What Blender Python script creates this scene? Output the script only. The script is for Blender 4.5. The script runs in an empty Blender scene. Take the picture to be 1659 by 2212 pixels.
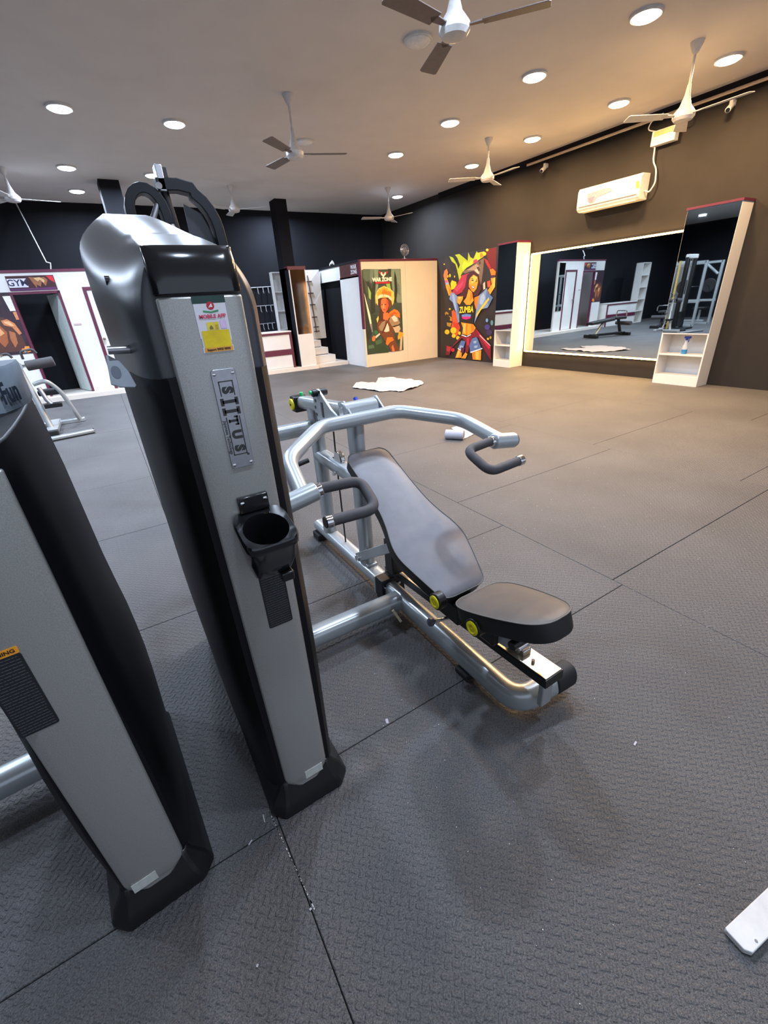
import bpy, bmesh, math, random
from mathutils import Vector, Matrix, noise as mnoise

random.seed(7)
SC = bpy.context.scene
COL = SC.collection
PI = math.pi

# ------------------------------------------------------------------ camera
F_PX, PITCH, ROLL, YAW, EYE = 921.80, math.radians(26.093), math.radians(-3.871), math.radians(30.187), 1.4
CX, CY = 829.5, 1106.0
_fw = Vector((math.sin(YAW)*math.cos(PITCH), math.cos(YAW)*math.cos(PITCH), -math.sin(PITCH)))
_rt = Vector((math.cos(YAW), -math.sin(YAW), 0))
_up = _rt.cross(_fw)
RT = _rt*math.cos(ROLL) + _up*math.sin(ROLL)
UP = _up*math.cos(ROLL) - _rt*math.sin(ROLL)
cam_d = bpy.data.cameras.new('camera')
cam = bpy.data.objects.new('camera', cam_d)
COL.objects.link(cam)
cam.matrix_world = Matrix(((RT.x, UP.x, -_fw.x, 0), (RT.y, UP.y, -_fw.y, 0), (RT.z, UP.z, -_fw.z, EYE), (0, 0, 0, 1)))
cam_d.sensor_fit = 'HORIZONTAL'
cam_d.sensor_width = 36.0
cam_d.lens = F_PX/1659.0*36.0
cam_d.clip_start = 0.02
SC.camera = cam

# ------------------------------------------------------------------ world, exposure
w = bpy.data.worlds.new('dim_interior')
SC.world = w
w.use_nodes = True
w.node_tree.nodes['Background'].inputs[0].default_value = (0.70, 0.80, 1.0, 1)
w.node_tree.nodes['Background'].inputs[1].default_value = 0.72
SC.view_settings.view_transform = 'Standard'
SC.view_settings.look = 'None'
SC.view_settings.exposure = 0.35
SC.view_settings.gamma = 1.0
SC.view_settings.use_curve_mapping = False
WARM, COOL = (1.0, 0.64, 0.32), (0.66, 0.79, 1.0)
WARM_W, COOL_W = 57.0, 74.0      # watts of each lit ceiling downlight
LED_STRENGTH = 30.0


def ray(u, v):
    return (RT*((u-CX)/F_PX) - UP*((v-CY)/F_PX) + _fw)


def P(u, v, axis, val):
    """the point of the plane (axis = val) seen at photograph pixel u, v"""
    d = ray(u, v)
    o = Vector((0, 0, EYE))
    return o + d*((val-o[axis])/d[axis])


# ------------------------------------------------------------------ materials
def lin(c):
    r = []
    for x in c:
        x = x/255.0
        r.append(x/12.92 if x <= 0.04045 else ((x+0.055)/1.055)**2.4)
    return (*r, 1.0)


MATS = {}


def mat(name, rgb, rough=0.5, metal=0.0, var=0.08, scale=30.0, bump=0.0, bscale=200.0, emit=0.0, spec=0.5, coat=0.0):
    """procedural principled material: base colour broken up by noise, optional fine bump"""
    if name in MATS:
        return MATS[name]
    m = bpy.data.materials.new(name)
    m.use_nodes = True
    nt = m.node_tree
    b = nt.nodes['Principled BSDF']
    c = lin(rgb)
    tc = nt.nodes.new('ShaderNodeTexCoord')
    n = nt.nodes.new('ShaderNodeTexNoise')
    n.inputs['Scale'].default_value = scale
    n.inputs['Detail'].default_value = 4
    nt.links.new(tc.outputs['Object'], n.inputs['Vector'])
    r = nt.nodes.new('ShaderNodeValToRGB')
    r.color_ramp.elements[0].position = 0.3
    r.color_ramp.elements[1].position = 0.7
    r.color_ramp.elements[0].color = (*[x*(1-var) for x in c[:3]], 1)
    r.color_ramp.elements[1].color = (*[min(1, x*(1+var)) for x in c[:3]], 1)
    nt.links.new(n.outputs['Fac'], r.inputs['Fac'])
    nt.links.new(r.outputs['Color'], b.inputs['Base Color'])
    b.inputs['Roughness'].default_value = rough
    b.inputs['Metallic'].default_value = metal
    b.inputs['Specular IOR Level'].default_value = spec
    if coat:
        b.inputs['Coat Weight'].default_value = coat
        b.inputs['Coat Roughness'].default_value = 0.1
    if emit:
        b.inputs['Emission Color'].default_value = c
        b.inputs['Emission Strength'].default_value = emit
    if bump:
        n2 = nt.nodes.new('ShaderNodeTexNoise')
        n2.inputs['Scale'].default_value = bscale
        n2.inputs['Detail'].default_value = 3
        nt.links.new(tc.outputs['Object'], n2.inputs['Vector'])
        bp = nt.nodes.new('ShaderNodeBump')
        bp.inputs['Strength'].default_value = bump
        bp.inputs['Distance'].default_value = 0.003
        nt.links.new(n2.outputs['Fac'], bp.inputs['Height'])
        nt.links.new(bp.outputs['Normal'], b.inputs['Normal'])
    MATS[name] = m
    return m


def flat(rgb, rough=0.45):
    """printed ink, slightly mottled"""
    return mat('ink_%d_%d_%d' % tuple(int(x) for x in rgb), rgb, rough, var=0.16, scale=45)


def rubber_mat_material():
    m = bpy.data.materials.new('rubber_floor')
    m.use_nodes = True
    nt = m.node_tree
    N, L = nt.nodes.new, nt.links.new
    b = nt.nodes['Principled BSDF']
    tc = N('ShaderNodeTexCoord')

    def mth(op, a, c=None, d=None):
        q = N('ShaderNodeMath')
        q.operation = op
        for i, x in enumerate((a, c, d)):
            if x is None:
                continue
            if isinstance(x, (int, float)):
                q.inputs[i].default_value = x
            else:
                L(x, q.inputs[i])
        return q.outputs[0]
    mp = N('ShaderNodeMapping')
    mp.inputs['Rotation'].default_value = (0, 0, math.radians(42))
    mp.inputs['Scale'].default_value = (42, 42, 42)
    L(tc.outputs['Object'], mp.inputs['Vector'])
    # slight warp so that the tread is not ruled
    wn = N('ShaderNodeTexNoise')
    wn.inputs['Scale'].default_value = 9
    L(tc.outputs['Object'], wn.inputs['Vector'])
    ad = N('ShaderNodeVectorMath')
    ad.operation = 'MULTIPLY_ADD'
    L(wn.outputs['Color'], ad.inputs[0])
    ad.inputs[1].default_value = (0.28, 0.28, 0)
    L(mp.outputs['Vector'], ad.inputs[2])
    sx = N('ShaderNodeSeparateXYZ')
    L(ad.outputs[0], sx.inputs[0])
    fx = mth('FRACT', sx.outputs['X'])
    fy = mth('FRACT', sx.outputs['Y'])
    ax = mth('ABSOLUTE', mth('SUBTRACT', fx, 0.5))
    ay = mth('ABSOLUTE', mth('SUBTRACT', fy, 0.5))
    par = mth('MODULO', mth('ABSOLUTE', mth('ADD', mth('FLOOR', sx.outputs['X']), mth('FLOOR', sx.outputs['Y']))), 2.0)
    sw = mth('GREATER_THAN', par, 0.5)
    across = mth('ADD', mth('MULTIPLY', ax, sw), mth('MULTIPLY', ay, mth('SUBTRACT', 1.0, sw)))
    along = mth('ADD', mth('MULTIPLY', ay, sw), mth('MULTIPLY', ax, mth('SUBTRACT', 1.0, sw)))
    mr = N('ShaderNodeMapRange')
    mr.inputs['From Min'].default_value = 0.12
    mr.inputs['From Max'].default_value = 0.26
    mr.inputs['To Min'].default_value = 1
    mr.inputs['To Max'].default_value = 0
    L(across, mr.inputs['Value'])
    mr2 = N('ShaderNodeMapRange')
    mr2.inputs['From Min'].default_value = 0.42
    mr2.inputs['From Max'].default_value = 0.5
    mr2.inputs['To Min'].default_value = 1
    mr2.inputs['To Max'].default_value = 0
    L(along, mr2.inputs['Value'])
    tread = mth('MULTIPLY', mr.outputs['Result'], mr2.outputs['Result'])
    g = N('ShaderNodeTexNoise')
    g.inputs['Scale'].default_value = 420
    g.inputs['Detail'].default_value = 2
    L(tc.outputs['Object'], g.inputs['Vector'])
    h = mth('ADD', mth('MULTIPLY', tread, 0.8), mth('MULTIPLY', g.outputs['Fac'], 0.9))
    bp = N('ShaderNodeBump')
    bp.inputs['Strength'].default_value = 0.7
    bp.inputs['Distance'].default_value = 0.004
    L(h, bp.inputs['Height'])
    L(bp.outputs['Normal'], b.inputs['Normal'])
    # colour: dark crumb rubber, dusty in broad soft patches, with fine pale crumbs
    d = N('ShaderNodeTexNoise')
    d.inputs['Scale'].default_value = 1.3
    d.inputs['Detail'].default_value = 5
    L(tc.outputs['Object'], d.inputs['Vector'])
    r = N('ShaderNodeValToRGB')
    r.color_ramp.elements[0].position = 0.32
    r.color_ramp.elements[1].position = 0.72
    r.color_ramp.elements[0].color = (0.070, 0.067, 0.066, 1)
    r.color_ramp.elements[1].color = (0.098, 0.094, 0.092, 1)
    L(d.outputs['Fac'], r.inputs['Fac'])
    g2 = N('ShaderNodeTexNoise')
    g2.inputs['Scale'].default_value = 260
    g2.inputs['Detail'].default_value = 1
    L(tc.outputs['Object'], g2.inputs['Vector'])
    r2 = N('ShaderNodeValToRGB')
    r2.color_ramp.elements[0].position = 0.3
    r2.color_ramp.elements[0].color = (0.55, 0.55, 0.57, 1)
    r2.color_ramp.elements[1].position = 0.72
    r2.color_ramp.elements[1].color = (1.5, 1.5, 1.5, 1)
    L(g2.outputs['Fac'], r2.inputs['Fac'])
    mx = N('ShaderNodeMix')
    mx.data_type = 'RGBA'
    mx.blend_type = 'MULTIPLY'
    mx.inputs['Factor'].default_value = 1
    L(r.outputs['Color'], mx.inputs[6])
    L(r2.outputs['Color'], mx.inputs[7])
    L(mx.outputs[2], b.inputs['Base Color'])
    b.inputs['Roughness'].default_value = 0.62
    b.inputs['Specular IOR Level'].default_value = 0.45
    return m


# ------------------------------------------------------------------ mesh building
def root_of(o):
    while o.parent:
        o = o.parent
    return o


def loc_of(o):
    """location (in root frame = root local) offset to subtract for a child's mesh"""
    return root_of(o)


WORLD_ORG = {}


class MB:
    def __init__(self):
        self.bm = bmesh.new()

    def face(self, vs):
        try:
            return self.bm.faces.new(vs)
        except ValueError:
            return None

    def ring(self, pts):
        return [self.bm.verts.new(p) for p in pts]

    def loft(self, rings, caps=True, closed=True):
        vr = [self.ring(r) for r in rings]
        n = len(vr[0])
        for a, b in zip(vr, vr[1:]):
            for i in range(n if closed else n-1):
                j = (i+1) % n
                self.face((a[i], a[j], b[j], b[i]))
        if caps and closed:
            self.face(vr[0][::-1])
            self.face(vr[-1])
        return self

    def box(self, x0, x1, y0, y1, z0, z1, M=None):
        pts = [(x, y, z) for z in (z0, z1) for x, y in ((x0, y0), (x1, y0), (x1, y1), (x0, y1))]
        vs = [self.bm.verts.new((M @ Vector(p)) if M else p) for p in pts]
        for f in ((3, 2, 1, 0), (4, 5, 6, 7), (0, 1, 5, 4), (1, 2, 6, 5), (2, 3, 7, 6), (3, 0, 4, 7)):
            self.face([vs[i] for i in f])
        return self

    def cyl(self, p0, p1, r0, r1=None, seg=20, caps=True):
        r1 = r0 if r1 is None else r1
        p0, p1 = Vector(p0), Vector(p1)
        d = (p1-p0).normalized()
        u = d.cross(Vector((0, 0, 1)) if abs(d.z) < 0.95 else Vector((1, 0, 0))).normalized()
        v = d.cross(u)
        rs = []
        for p, r in ((p0, r0), (p1, r1)):
            rs.append([p+u*(math.cos(a)*r)+v*(math.sin(a)*r) for a in [2*PI*i/seg for i in range(seg)]])
        return self.loft(rs, caps)

    def lathe(self, prof, center=(0, 0, 0), axis=None, seg=24):
        """prof: list of (r, h); axis = unit direction (default z)"""
        c = Vector(center)
        d = Vector(axis or (0, 0, 1)).normalized()
        u = d.cross(Vector((0, 0, 1)) if abs(d.z) < 0.95 else Vector((1, 0, 0))).normalized()
        v = d.cross(u)
        rs = [[c+d*h+u*(math.cos(a)*max(r, 1e-4))+v*(math.sin(a)*max(r, 1e-4)) for a in [2*PI*i/seg for i in range(seg)]] for r, h in prof]
        return self.loft(rs)

    def tube(self, pts, r, bend=0.0, seg=16, ry=None, caps=True, up=(0, 0, 1), sq=1.0):
        """sweep a round (or oval r x ry) section along pts; corners rounded with radius bend"""
        pts = [Vector(p) for p in pts]
        if bend and len(pts) > 2:
            q = [pts[0]]
            for a, b, c in zip(pts, pts[1:], pts[2:]):
                l1, l2 = (a-b).length, (c-b).length
                d1, d2 = (a-b)/l1, (c-b)/l2
                t = min(bend, l1*0.48, l2*0.48)
                for k in range(7):
                    s = k/6
                    q.append((b+d1*t)*(1-s)**2 + b*2*s*(1-s) + (b+d2*t)*s*s)
            q.append(pts[-1])
            pts = q
        ry = ry or r
        rings = []
        upv = Vector(up)
        prev = None
        for i, p in enumerate(pts):
            if i == 0:
                d = (pts[1]-p).normalized()
            elif i == len(pts)-1:
                d = (p-pts[i-1]).normalized()
            else:
                d = ((p-pts[i-1]).normalized()+(pts[i+1]-p).normalized()).normalized()
            if prev is None:
                u = d.cross(upv)
                if u.length < 1e-3:
                    u = d.cross(Vector((0, 1, 0)))
            else:
                u = prev - d*prev.dot(d)
            u.normalize()
            prev = u.copy()
            v = u.cross(d)
            rings.append([p+u*(math.copysign(abs(math.cos(a))**sq, math.cos(a))*r)+v*(math.copysign(abs(math.sin(a))**sq, math.sin(a))*ry) for a in [2*PI*k/seg for k in range(seg)]])
        return self.loft(rings, caps)

    def prism(self, poly, thick, M):
        """2D polygon in the local XY of M, extruded thick along local Z"""
        a = [self.bm.verts.new(M @ Vector((x, y, 0))) for x, y in poly]
        b = [self.bm.verts.new(M @ Vector((x, y, thick))) for x, y in poly]
        n = len(poly)
        self.face(a[::-1])
        self.face(b)
        for i in range(n):
            j = (i+1) % n
            self.face((a[i], a[j], b[j], b[i]))
        return self

    def sheet(self, poly, M=None, z=0.0):
        return self.face([self.bm.verts.new((M @ Vector((x, y, z))) if M else (x, y, z)) for x, y in poly])

    def build(self, name, material, parent=None, bevel=0.0, smooth=38, seg=2, sub=0):
        bm = self.bm
        bmesh.ops.recalc_face_normals(bm, faces=bm.faces)
        me = bpy.data.meshes.new(name)
        bm.to_mesh(me)
        bm.free()
        o = bpy.data.objects.new(name, me)
        COL.objects.link(o)
        for m in (material if isinstance(material, (list, tuple)) else [material]):
            me.materials.append(m)
        if parent:
            o.parent = parent
            org = WORLD_ORG.get(root_of(o).name)
            if org is not None:
                me.transform(Matrix.Translation(-org))
        if bevel:
            b = o.modifiers.new('bevel', 'BEVEL')
            b.width = bevel
            b.segments = seg
            b.limit_method = 'ANGLE'
            b.angle_limit = math.radians(35)
            b.harden_normals = False
        if sub:
            s = o.modifiers.new('sub', 'SUBSURF')
            s.levels = s.render_levels = sub
        if smooth:
            for p in me.polygons:
                p.use_smooth = True
            try:
                me.set_sharp_from_angle(angle=math.radians(smooth))
            except Exception:
                pass
        return o


def tag(o, label=None, cat=None, group=None, kind=None):
    if label:
        o['label'] = label
    if cat:
        o['category'] = cat
    if group:
        o['group'] = group
    if kind:
        o['kind'] = kind
    return o


def thing(name, label, cat, loc=(0, 0, 0), rot=0.0, group=None, world=False):
    """an Empty at the thing's base; world=True means its part meshes are given in world coordinates"""
    o = bpy.data.objects.new(name, None)
    o.empty_display_size = 0.1
    COL.objects.link(o)
    o.location = loc
    o.rotation_euler = (0, 0, rot)
    tag(o, label, cat, group)
    if world:
        WORLD_ORG[o.name] = Vector(loc)
    return o


def one(mb, name, material, label, cat, group=None, **k):
    """a thing that is a single mesh, origin at its own base"""
    o = mb.build(name, material, None, **k)
    vs = [v.co for v in o.data.vertices]
    c = Vector(((min(v.x for v in vs)+max(v.x for v in vs))/2, (min(v.y for v in vs)+max(v.y for v in vs))/2, min(v.z for v in vs)))
    o.data.transform(Matrix.Translation(-c))
    o.location = c
    return tag(o, label, cat, group)


def copy_tree(o, parent=None):
    c = o.copy()
    COL.objects.link(c)
    c.parent = parent
    for ch in list(o.children):
        copy_tree(ch, c)
    return c


def text_into(mb, body, M, size, thick=0.0006, bold=0.0, sx=1.0, shear=0.0, align='CENTER'):
    """lettering as thin geometry, laid in the XY plane of M (centred)"""
    cu = bpy.data.curves.new('lettering', 'FONT')
    cu.body = body
    cu.size = size
    cu.align_x = align
    cu.align_y = 'CENTER'
    cu.extrude = thick
    cu.offset = bold
    cu.shear = shear
    cu.resolution_u = 3
    ob = bpy.data.objects.new('lettering', cu)
    COL.objects.link(ob)
    dg = bpy.context.evaluated_depsgraph_get()
    dg.update()
    me = bpy.data.meshes.new_from_object(ob.evaluated_get(dg))
    S = Matrix.Diagonal((sx, 1, 1, 1))
    me.transform(M @ S)
    mb.bm.from_mesh(me)
    bpy.data.objects.remove(ob)
    bpy.data.curves.remove(cu)
    bpy.data.meshes.remove(me)
    return mb


def frame(o, x, y):
    """matrix with origin o, X axis x, Y axis y (orthonormalised)"""
    x = Vector(x).normalized()
    y = Vector(y)
    y = (y - x*y.dot(x)).normalized()
    z = x.cross(y)
    return Matrix(((x.x, y.x, z.x, o[0]), (x.y, y.y, z.y, o[1]), (x.z, y.z, z.z, o[2]), (0, 0, 0, 1)))


def rrect(x0, x1, y0, y1, r, n=5):
    pts = []
    for cx, cy, a0 in ((x1-r, y0+r, -PI/2), (x1-r, y1-r, 0), (x0+r, y1-r, PI/2), (x0+r, y0+r, PI)):
        for k in range(n+1):
            a = a0+PI/2*k/n
            pts.append((cx+math.cos(a)*r, cy+math.sin(a)*r))
    return pts


def circ(cx, cy, r, n=18, ry=None):
    ry = ry or r
    return [(cx+math.cos(2*PI*i/n)*r, cy+math.sin(2*PI*i/n)*ry) for i in range(n)]


def art(name, polys, to_point, normal, parent, step=0.00025):
    """flat print: each polygon of ink sits a hair above the one before. polys: (colour, [pixel points])"""
    bm = MB()
    cols = []
    nv = Vector(normal)
    for k, (c, pts) in enumerate(polys):
        c = tuple(c)
        if c not in cols:
            cols.append(c)
        f = bm.face([bm.bm.verts.new(to_point(u, v) + nv*(step*(k+1))) for u, v in pts])
        if f:
            f.material_index = cols.index(c)
    me_o = bm.build(name, [flat(c) for c in cols], parent, smooth=0)
    return me_o
# ------------------------------------------------------------------ shared materials
M_ceil = mat('ceiling_paint', (214, 208, 202), 0.85, var=0.03, scale=3, bump=0.05)
M_black = mat('black_wall_paint', (19, 20, 25), 0.8, var=0.08, scale=4, bump=0.08, bscale=80, spec=0.2)
M_brown = mat('dark_brown_wall_paint', (42, 38, 35), 0.75, var=0.08, scale=4, bump=0.08, bscale=80, spec=0.3)
M_white = mat('white_laminate', (216, 214, 210), 0.35, var=0.02, scale=6)
M_maroon = mat('maroon_edging', (92, 34, 56), 0.4, var=0.08)
M_mirror = mat('mirror_glass', (205, 212, 212), 0.015, 1.0, var=0.004, scale=2)
M_blackpl = mat('black_plastic', (17, 17, 18), 0.36, var=0.06, bump=0.05, bscale=400)
M_cap = mat('cap_plastic', (58, 59, 63), 0.33, var=0.04, bump=0.03, bscale=400)
M_gloss = mat('gloss_black_plastic', (22, 23, 25), 0.16, var=0.05, coat=0.4)
M_rubber = mat('black_rubber', (26, 26, 28), 0.7, var=0.1, bump=0.15)
M_grip = mat('grip_foam', (66, 64, 66), 0.75, var=0.12, bump=0.25, bscale=300)
M_panel = mat('graphite_metallic_paint', (164, 163, 158), 0.3, 0.35, var=0.16, scale=500, coat=0.5)
M_frame = mat('grey_powder_coat', (172, 178, 180), 0.30, 0.4, var=0.05, scale=300, coat=0.6)
M_chrome = mat('chrome', (225, 225, 225), 0.09, 1.0, var=0.02)
M_steel = mat('brushed_steel', (168, 168, 172), 0.32, 0.85, var=0.06, scale=120)
M_vinyl = mat('grey_vinyl', (102, 100, 104), 0.46, var=0.08, scale=18, bump=0.12, bscale=500)
M_vinyl2 = mat('dark_vinyl', (76, 69, 64), 0.5, var=0.12, scale=14, bump=0.15, bscale=500)
M_vinylside = mat('black_vinyl', (24, 24, 25), 0.55, var=0.1, bump=0.1)
M_piping = mat('grey_piping', (92, 90, 84), 0.5)
M_yellow = mat('yellow_plastic', (226, 214, 20), 0.4)
M_green = mat('green_plastic', (40, 190, 110), 0.4)
M_blue = mat('blue_plastic', (30, 60, 170), 0.4)
M_whitepl = mat('white_plastic', (208, 207, 204), 0.4)
M_fan = mat('fan_white_enamel', (205, 203, 200), 0.35)
M_fanblade = mat('fan_blade_brown', (112, 100, 94), 0.5)
M_paper = mat('white_paper', (168, 166, 172), 0.8, var=0.02)

XR = 7.56          # right wall
YB = 12.05         # back wall
ZC = 3.57          # ceiling
YP = 10.62         # front edge of the raised white platform


def struct(mb, name, m, parent=None, **k):
    o = mb.build(name, m, parent, **k)
    if parent is None:
        o['kind'] = 'structure'
    return o


struct(MB().box(-8.1, XR+0.15, -4.0, YB+0.15, -0.16, -0.010), 'floor', mat('floor_screed', (34, 34, 35), 0.9), smooth=0)
FLOOR = bpy.data.objects['floor']
struct(MB().box(-8.1, XR+0.15, -4.0, YB+0.15, ZC, ZC+0.12), 'ceiling', M_ceil, smooth=0)
struct(MB().box(XR, XR+0.15, -4.0, YB+0.15, -0.010, ZC), 'wall_right', M_brown, smooth=0)
struct(MB().box(-8.1, XR, YB, YB+0.15, -0.010, ZC), 'wall_back', M_black, smooth=0)
struct(MB().box(-8.1, -7.95, -4.0, YB, -0.010, ZC), 'wall_left', M_black, smooth=0)

# rubber mats: staggered rows of tiles, each a piece of the floor
M_mat = rubber_mat_material()
xs = [-7.94, -5.72, -3.80, -1.88, 0.052, 1.962, 3.885, 5.80, XR-0.004]
cols_y = {0: 0.4, 1: 0.9, 2: 0.3, 3: 0.845, 4: 0.945, 5: 1.0, 6: 1.19, 7: 0.6}
for ci in range(8):
    x0, x1 = xs[ci]+0.0013, xs[ci+1]-0.0013
    y = cols_y[ci]
    ys = [y + 1.255*k for k in range(-4, 11)]
    if ci == 4:
        ys = [y-1.255*k for k in range(4, -1, -1)] + [1.786 + 1.26*k for k in range(0, 9)]
    ys = [-3.9] + [q for q in ys if -3.6 < q < YB-0.3] + [YB-0.01]
    for a, b in zip(ys, ys[1:]):
        dz = random.uniform(-0.0006, 0.0006)
        m_ = MB().box(x0, x1, a+0.0013, b-0.0013, -0.010, dz).build('rubber_mat', M_mat, FLOOR, bevel=0.002, seg=1, smooth=0)

# ceiling edge on the right: dark cove board and the long pipe run under it
struct(MB().box(XR-0.06, XR, 2.3, 9.45, ZC-0.10, ZC), 'trim_1', M_black, smooth=0)
pp = MB()
pp.tube([(7.44, 1.6, 3.47), (7.44, 6.80, 3.47)], 0.019, seg=12)
one(pp, 'ceiling_pipe', mat('pipe_copper_wrap', (196, 176, 150), 0.35, 0.3), 'long pale pipe running under the ceiling along the right wall', 'pipe')
for yy in (2.6, 4.0, 5.4, 6.6):
    pass

# black drop box at the ceiling over the left doors, and the black column by the reception desk
struct(MB().box(0.72, 1.04, 10.1, 10.5, 2.55, ZC), 'trim_2', M_black, smooth=0)
struct(MB().box(4.06, 4.33, 10.80, 11.15, 0.08, ZC), 'trim_3', M_black, smooth=0)


# ------------------------------------------------------------------ downlights
def downlight(x, y, kind, label, power=1.0):
    t = thing('ceiling_downlight', label, 'ceiling light', (x, y, ZC), world=False)
    rim = MB().lathe([(0.118, 0), (0.138, 0), (0.138, -0.016), (0.128, -0.024), (0.118, -0.020)], seg=32)
    rim.build('trim_ring', M_whitepl, t)
    col = {'warm': WARM, 'cool': COOL, 'off': (0.9, 0.9, 0.9)}[kind]
    if kind == 'off':
        dm = mat('unlit_diffuser', (226, 226, 226), 0.35)
    else:
        key = 'lit_diffuser_' + kind
        if key not in MATS:
            m = bpy.data.materials.new(key)
            m.use_nodes = True
            b = m.node_tree.nodes['Principled BSDF']
            b.inputs['Base Color'].default_value = (0.9, 0.9, 0.9, 1)
            b.inputs['Emission Color'].default_value = (*[0.45+0.55*c for c in col], 1)
            b.inputs['Emission Strength'].default_value = 9.0
            MATS[key] = m
        dm = MATS[key]
    d = MB().lathe([(0.119, -0.006), (0.117, -0.022), (0.10, -0.034), (0.06, -0.042), (0.0, -0.045)], seg=32)
    d.build('diffuser', dm, t)
    if kind != 'off':
        li = bpy.data.lights.new('downlight_glow', 'AREA')
        li.shape = 'DISK'
        li.size = 0.22
        li.energy = (WARM_W if kind == 'warm' else COOL_W)*power
        li.color = col
        li.spread = math.radians(170)
        lo = bpy.data.objects.new('downlight_glow', li)
        COL.objects.link(lo)
        lo.parent = t
        lo.location = (0, 0, -0.05)
    return t


LAMPS = [
    (4.95, 3.26, 'warm', 'lit warm downlight highest in the picture at the right, nearer the camera'),
    (6.69, 3.35, 'warm', 'lit warm downlight at the far right, above the ceiling fan by the right wall'),
    (4.93, 4.49, 'warm', 'lit warm downlight right of the nearest ceiling fan'),
    (6.65, 4.58, 'warm', 'lit warm downlight above the split air conditioner'),
    (4.91, 5.92, 'warm', 'lit warm downlight third along the row right of the nearest fan'),
    (6.63, 5.99, 'warm', 'lit warm downlight right of the middle fan of the right wall, near the pipe end'),
    (4.95, 7.34, 'warm', 'lit warm downlight above the panel with the warrior poster'),
    (6.69, 7.44, 'warm', 'lit warm downlight just left of the white fan near the right wall'),
    (6.69, 9.92, 'cool', 'small lit cool white downlight in the far corner behind the last fan'),
    (0.336, 7.14, 'cool', 'large lit cool white downlight at the far left of the picture'),
    (1.54, 7.19, 'cool', 'large lit cool white downlight above the arched cable station'),
    (0.303, 9.51, 'cool', 'lit cool white downlight over the left doorways, second back'),
    (1.53, 9.60, 'cool', 'lit cool downlight half hidden by the tip of the arched cable station'),
    (0.40, 11.0, 'cool', 'lit cool downlight seen as a thin bright ellipse low over the left cabin'),
    (3.325, 7.28, 'off', 'unlit round downlight beside the grey fan in mid ceiling'),
    (3.276, 4.42, 'off', 'unlit round downlight left of the nearest ceiling fan'),
]
for a in LAMPS:
    downlight(*a)
# the rows go on over and behind the camera (out of the frame); the one behind the column is added light
for x, y, lab in ((0.33, 4.3, 'before the far left one'), (4.36, 11.36, 'added behind the black column to brighten the stairs'), (-2.6, 4.8, 'over the left machines, near row'), (-5.2, 4.8, 'over the left machines, far row'), (-2.6, 7.2, 'left of the left edge, nearer'), (-2.6, 9.6, 'left of the left edge, farther'),
                  (-5.2, 7.2, 'over the power rack'), (-5.2, 9.6, 'over the pulldown machine')):
    downlight(x, y, 'cool', 'lit cool white downlight outside the picture, '+lab)
downlight(1.56, 2.5, 'cool', 'lit cool white downlight outside the picture, high above the bench', 0.8)
downlight(3.28, 2.2, 'cool', 'added cool white downlight outside the picture, above its top edge in the middle', 1.1)  # added lamp: shares the light over the bench so its shadows soften
downlight(0.33, 0.1, 'cool', 'lit cool white downlight outside the picture, overhead at the left', 0.28)
downlight(1.56, 0.1, 'cool', 'lit cool white downlight outside the picture, overhead at the right', 0.40)
downlight(4.95, 1.9, 'warm', 'lit warm downlight outside the picture, above its upper right corner')
downlight(6.69, 2.0, 'warm', 'lit warm downlight outside the picture, beyond its right edge')


# ------------------------------------------------------------------ ceiling fans
def ceiling_fan(x, y, label, rod=0.42, rot=0.0, blades=3, blade_mat=None, blen=0.60, tilt=0):
    t = thing('ceiling_fan', label, 'ceiling fan', (x, y, ZC), rot, group='ceiling fans')
    c = MB().lathe([(0.0, -0.001), (0.062, -0.001), (0.060, -0.02), (0.030, -0.085), (0.014, -0.10), (0, -0.10)], seg=20)
    c.build('canopy', M_fan, t)
    MB().cyl((0, 0, -0.09), (0, 0, -rod-0.02), 0.012, seg=10).build('down_rod', M_fan, t)
    z = -rod
    m = MB().lathe([(0.0, z+0.13), (0.018, z+0.13), (0.026, z+0.05), (0.055, z-0.04), (0.085, z-0.075), (0.105, z-0.10), (0.105, z-0.135), (0.085, z-0.16), (0.03, z-0.172), (0, z-0.172)], seg=28)
    m.build('motor_housing', M_fan, t)
    for k in range(blades):
        a = 2*PI*k/3
        R = Matrix.Rotation(a, 4, 'Z') @ Matrix.Translation((0, 0, z-0.12)) @ Matrix.Rotation(math.radians(9), 4, 'X')
        b = MB()
        b.prism([(0.19, -0.055), (blen, -0.068), (blen+0.015, -0.05), (blen+0.015, 0.05), (blen, 0.068), (0.19, 0.055)], 0.006, R)
        b.prism([(0.085, -0.018), (0.2, -0.03), (0.24, 0), (0.2, 0.03), (0.085, 0.018)], 0.009, R)
        b.build('blade', blade_mat or M_fanblade, t, bevel=0.0015, seg=1)
    return t


ceiling_fan(2.62, 3.12, 'nearest ceiling fan, cut off by the top edge of the picture', 0.42, math.radians(-50))
ceiling_fan(2.565, 5.93, 'grey ceiling fan in mid ceiling beside an unlit downlight', 0.42, math.radians(100))
ceiling_fan(5.945, 3.31, 'white ceiling fan with cone housing in front of the long ceiling pipe', 0.46, math.radians(30), blade_mat=M_fan)
ceiling_fan(5.935, 6.23, 'white ceiling fan with slim blades by the right wall, above the posters', 0.38, math.radians(150), blade_mat=M_fan)
ceiling_fan(6.04, 9.31, 'farthest small white ceiling fan, near the far right corner', 0.42, math.radians(-74), blade_mat=M_fan)
ceiling_fan(-0.53, 9.79, 'white ceiling fan cone at the left edge above the left cabin', 0.27, math.radians(10), blade_mat=M_fan)
ceiling_fan(2.915, 9.99, 'white ceiling fan cone far back, right of the arched cable station', 0.26, math.radians(85), blade_mat=M_fan)
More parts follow.
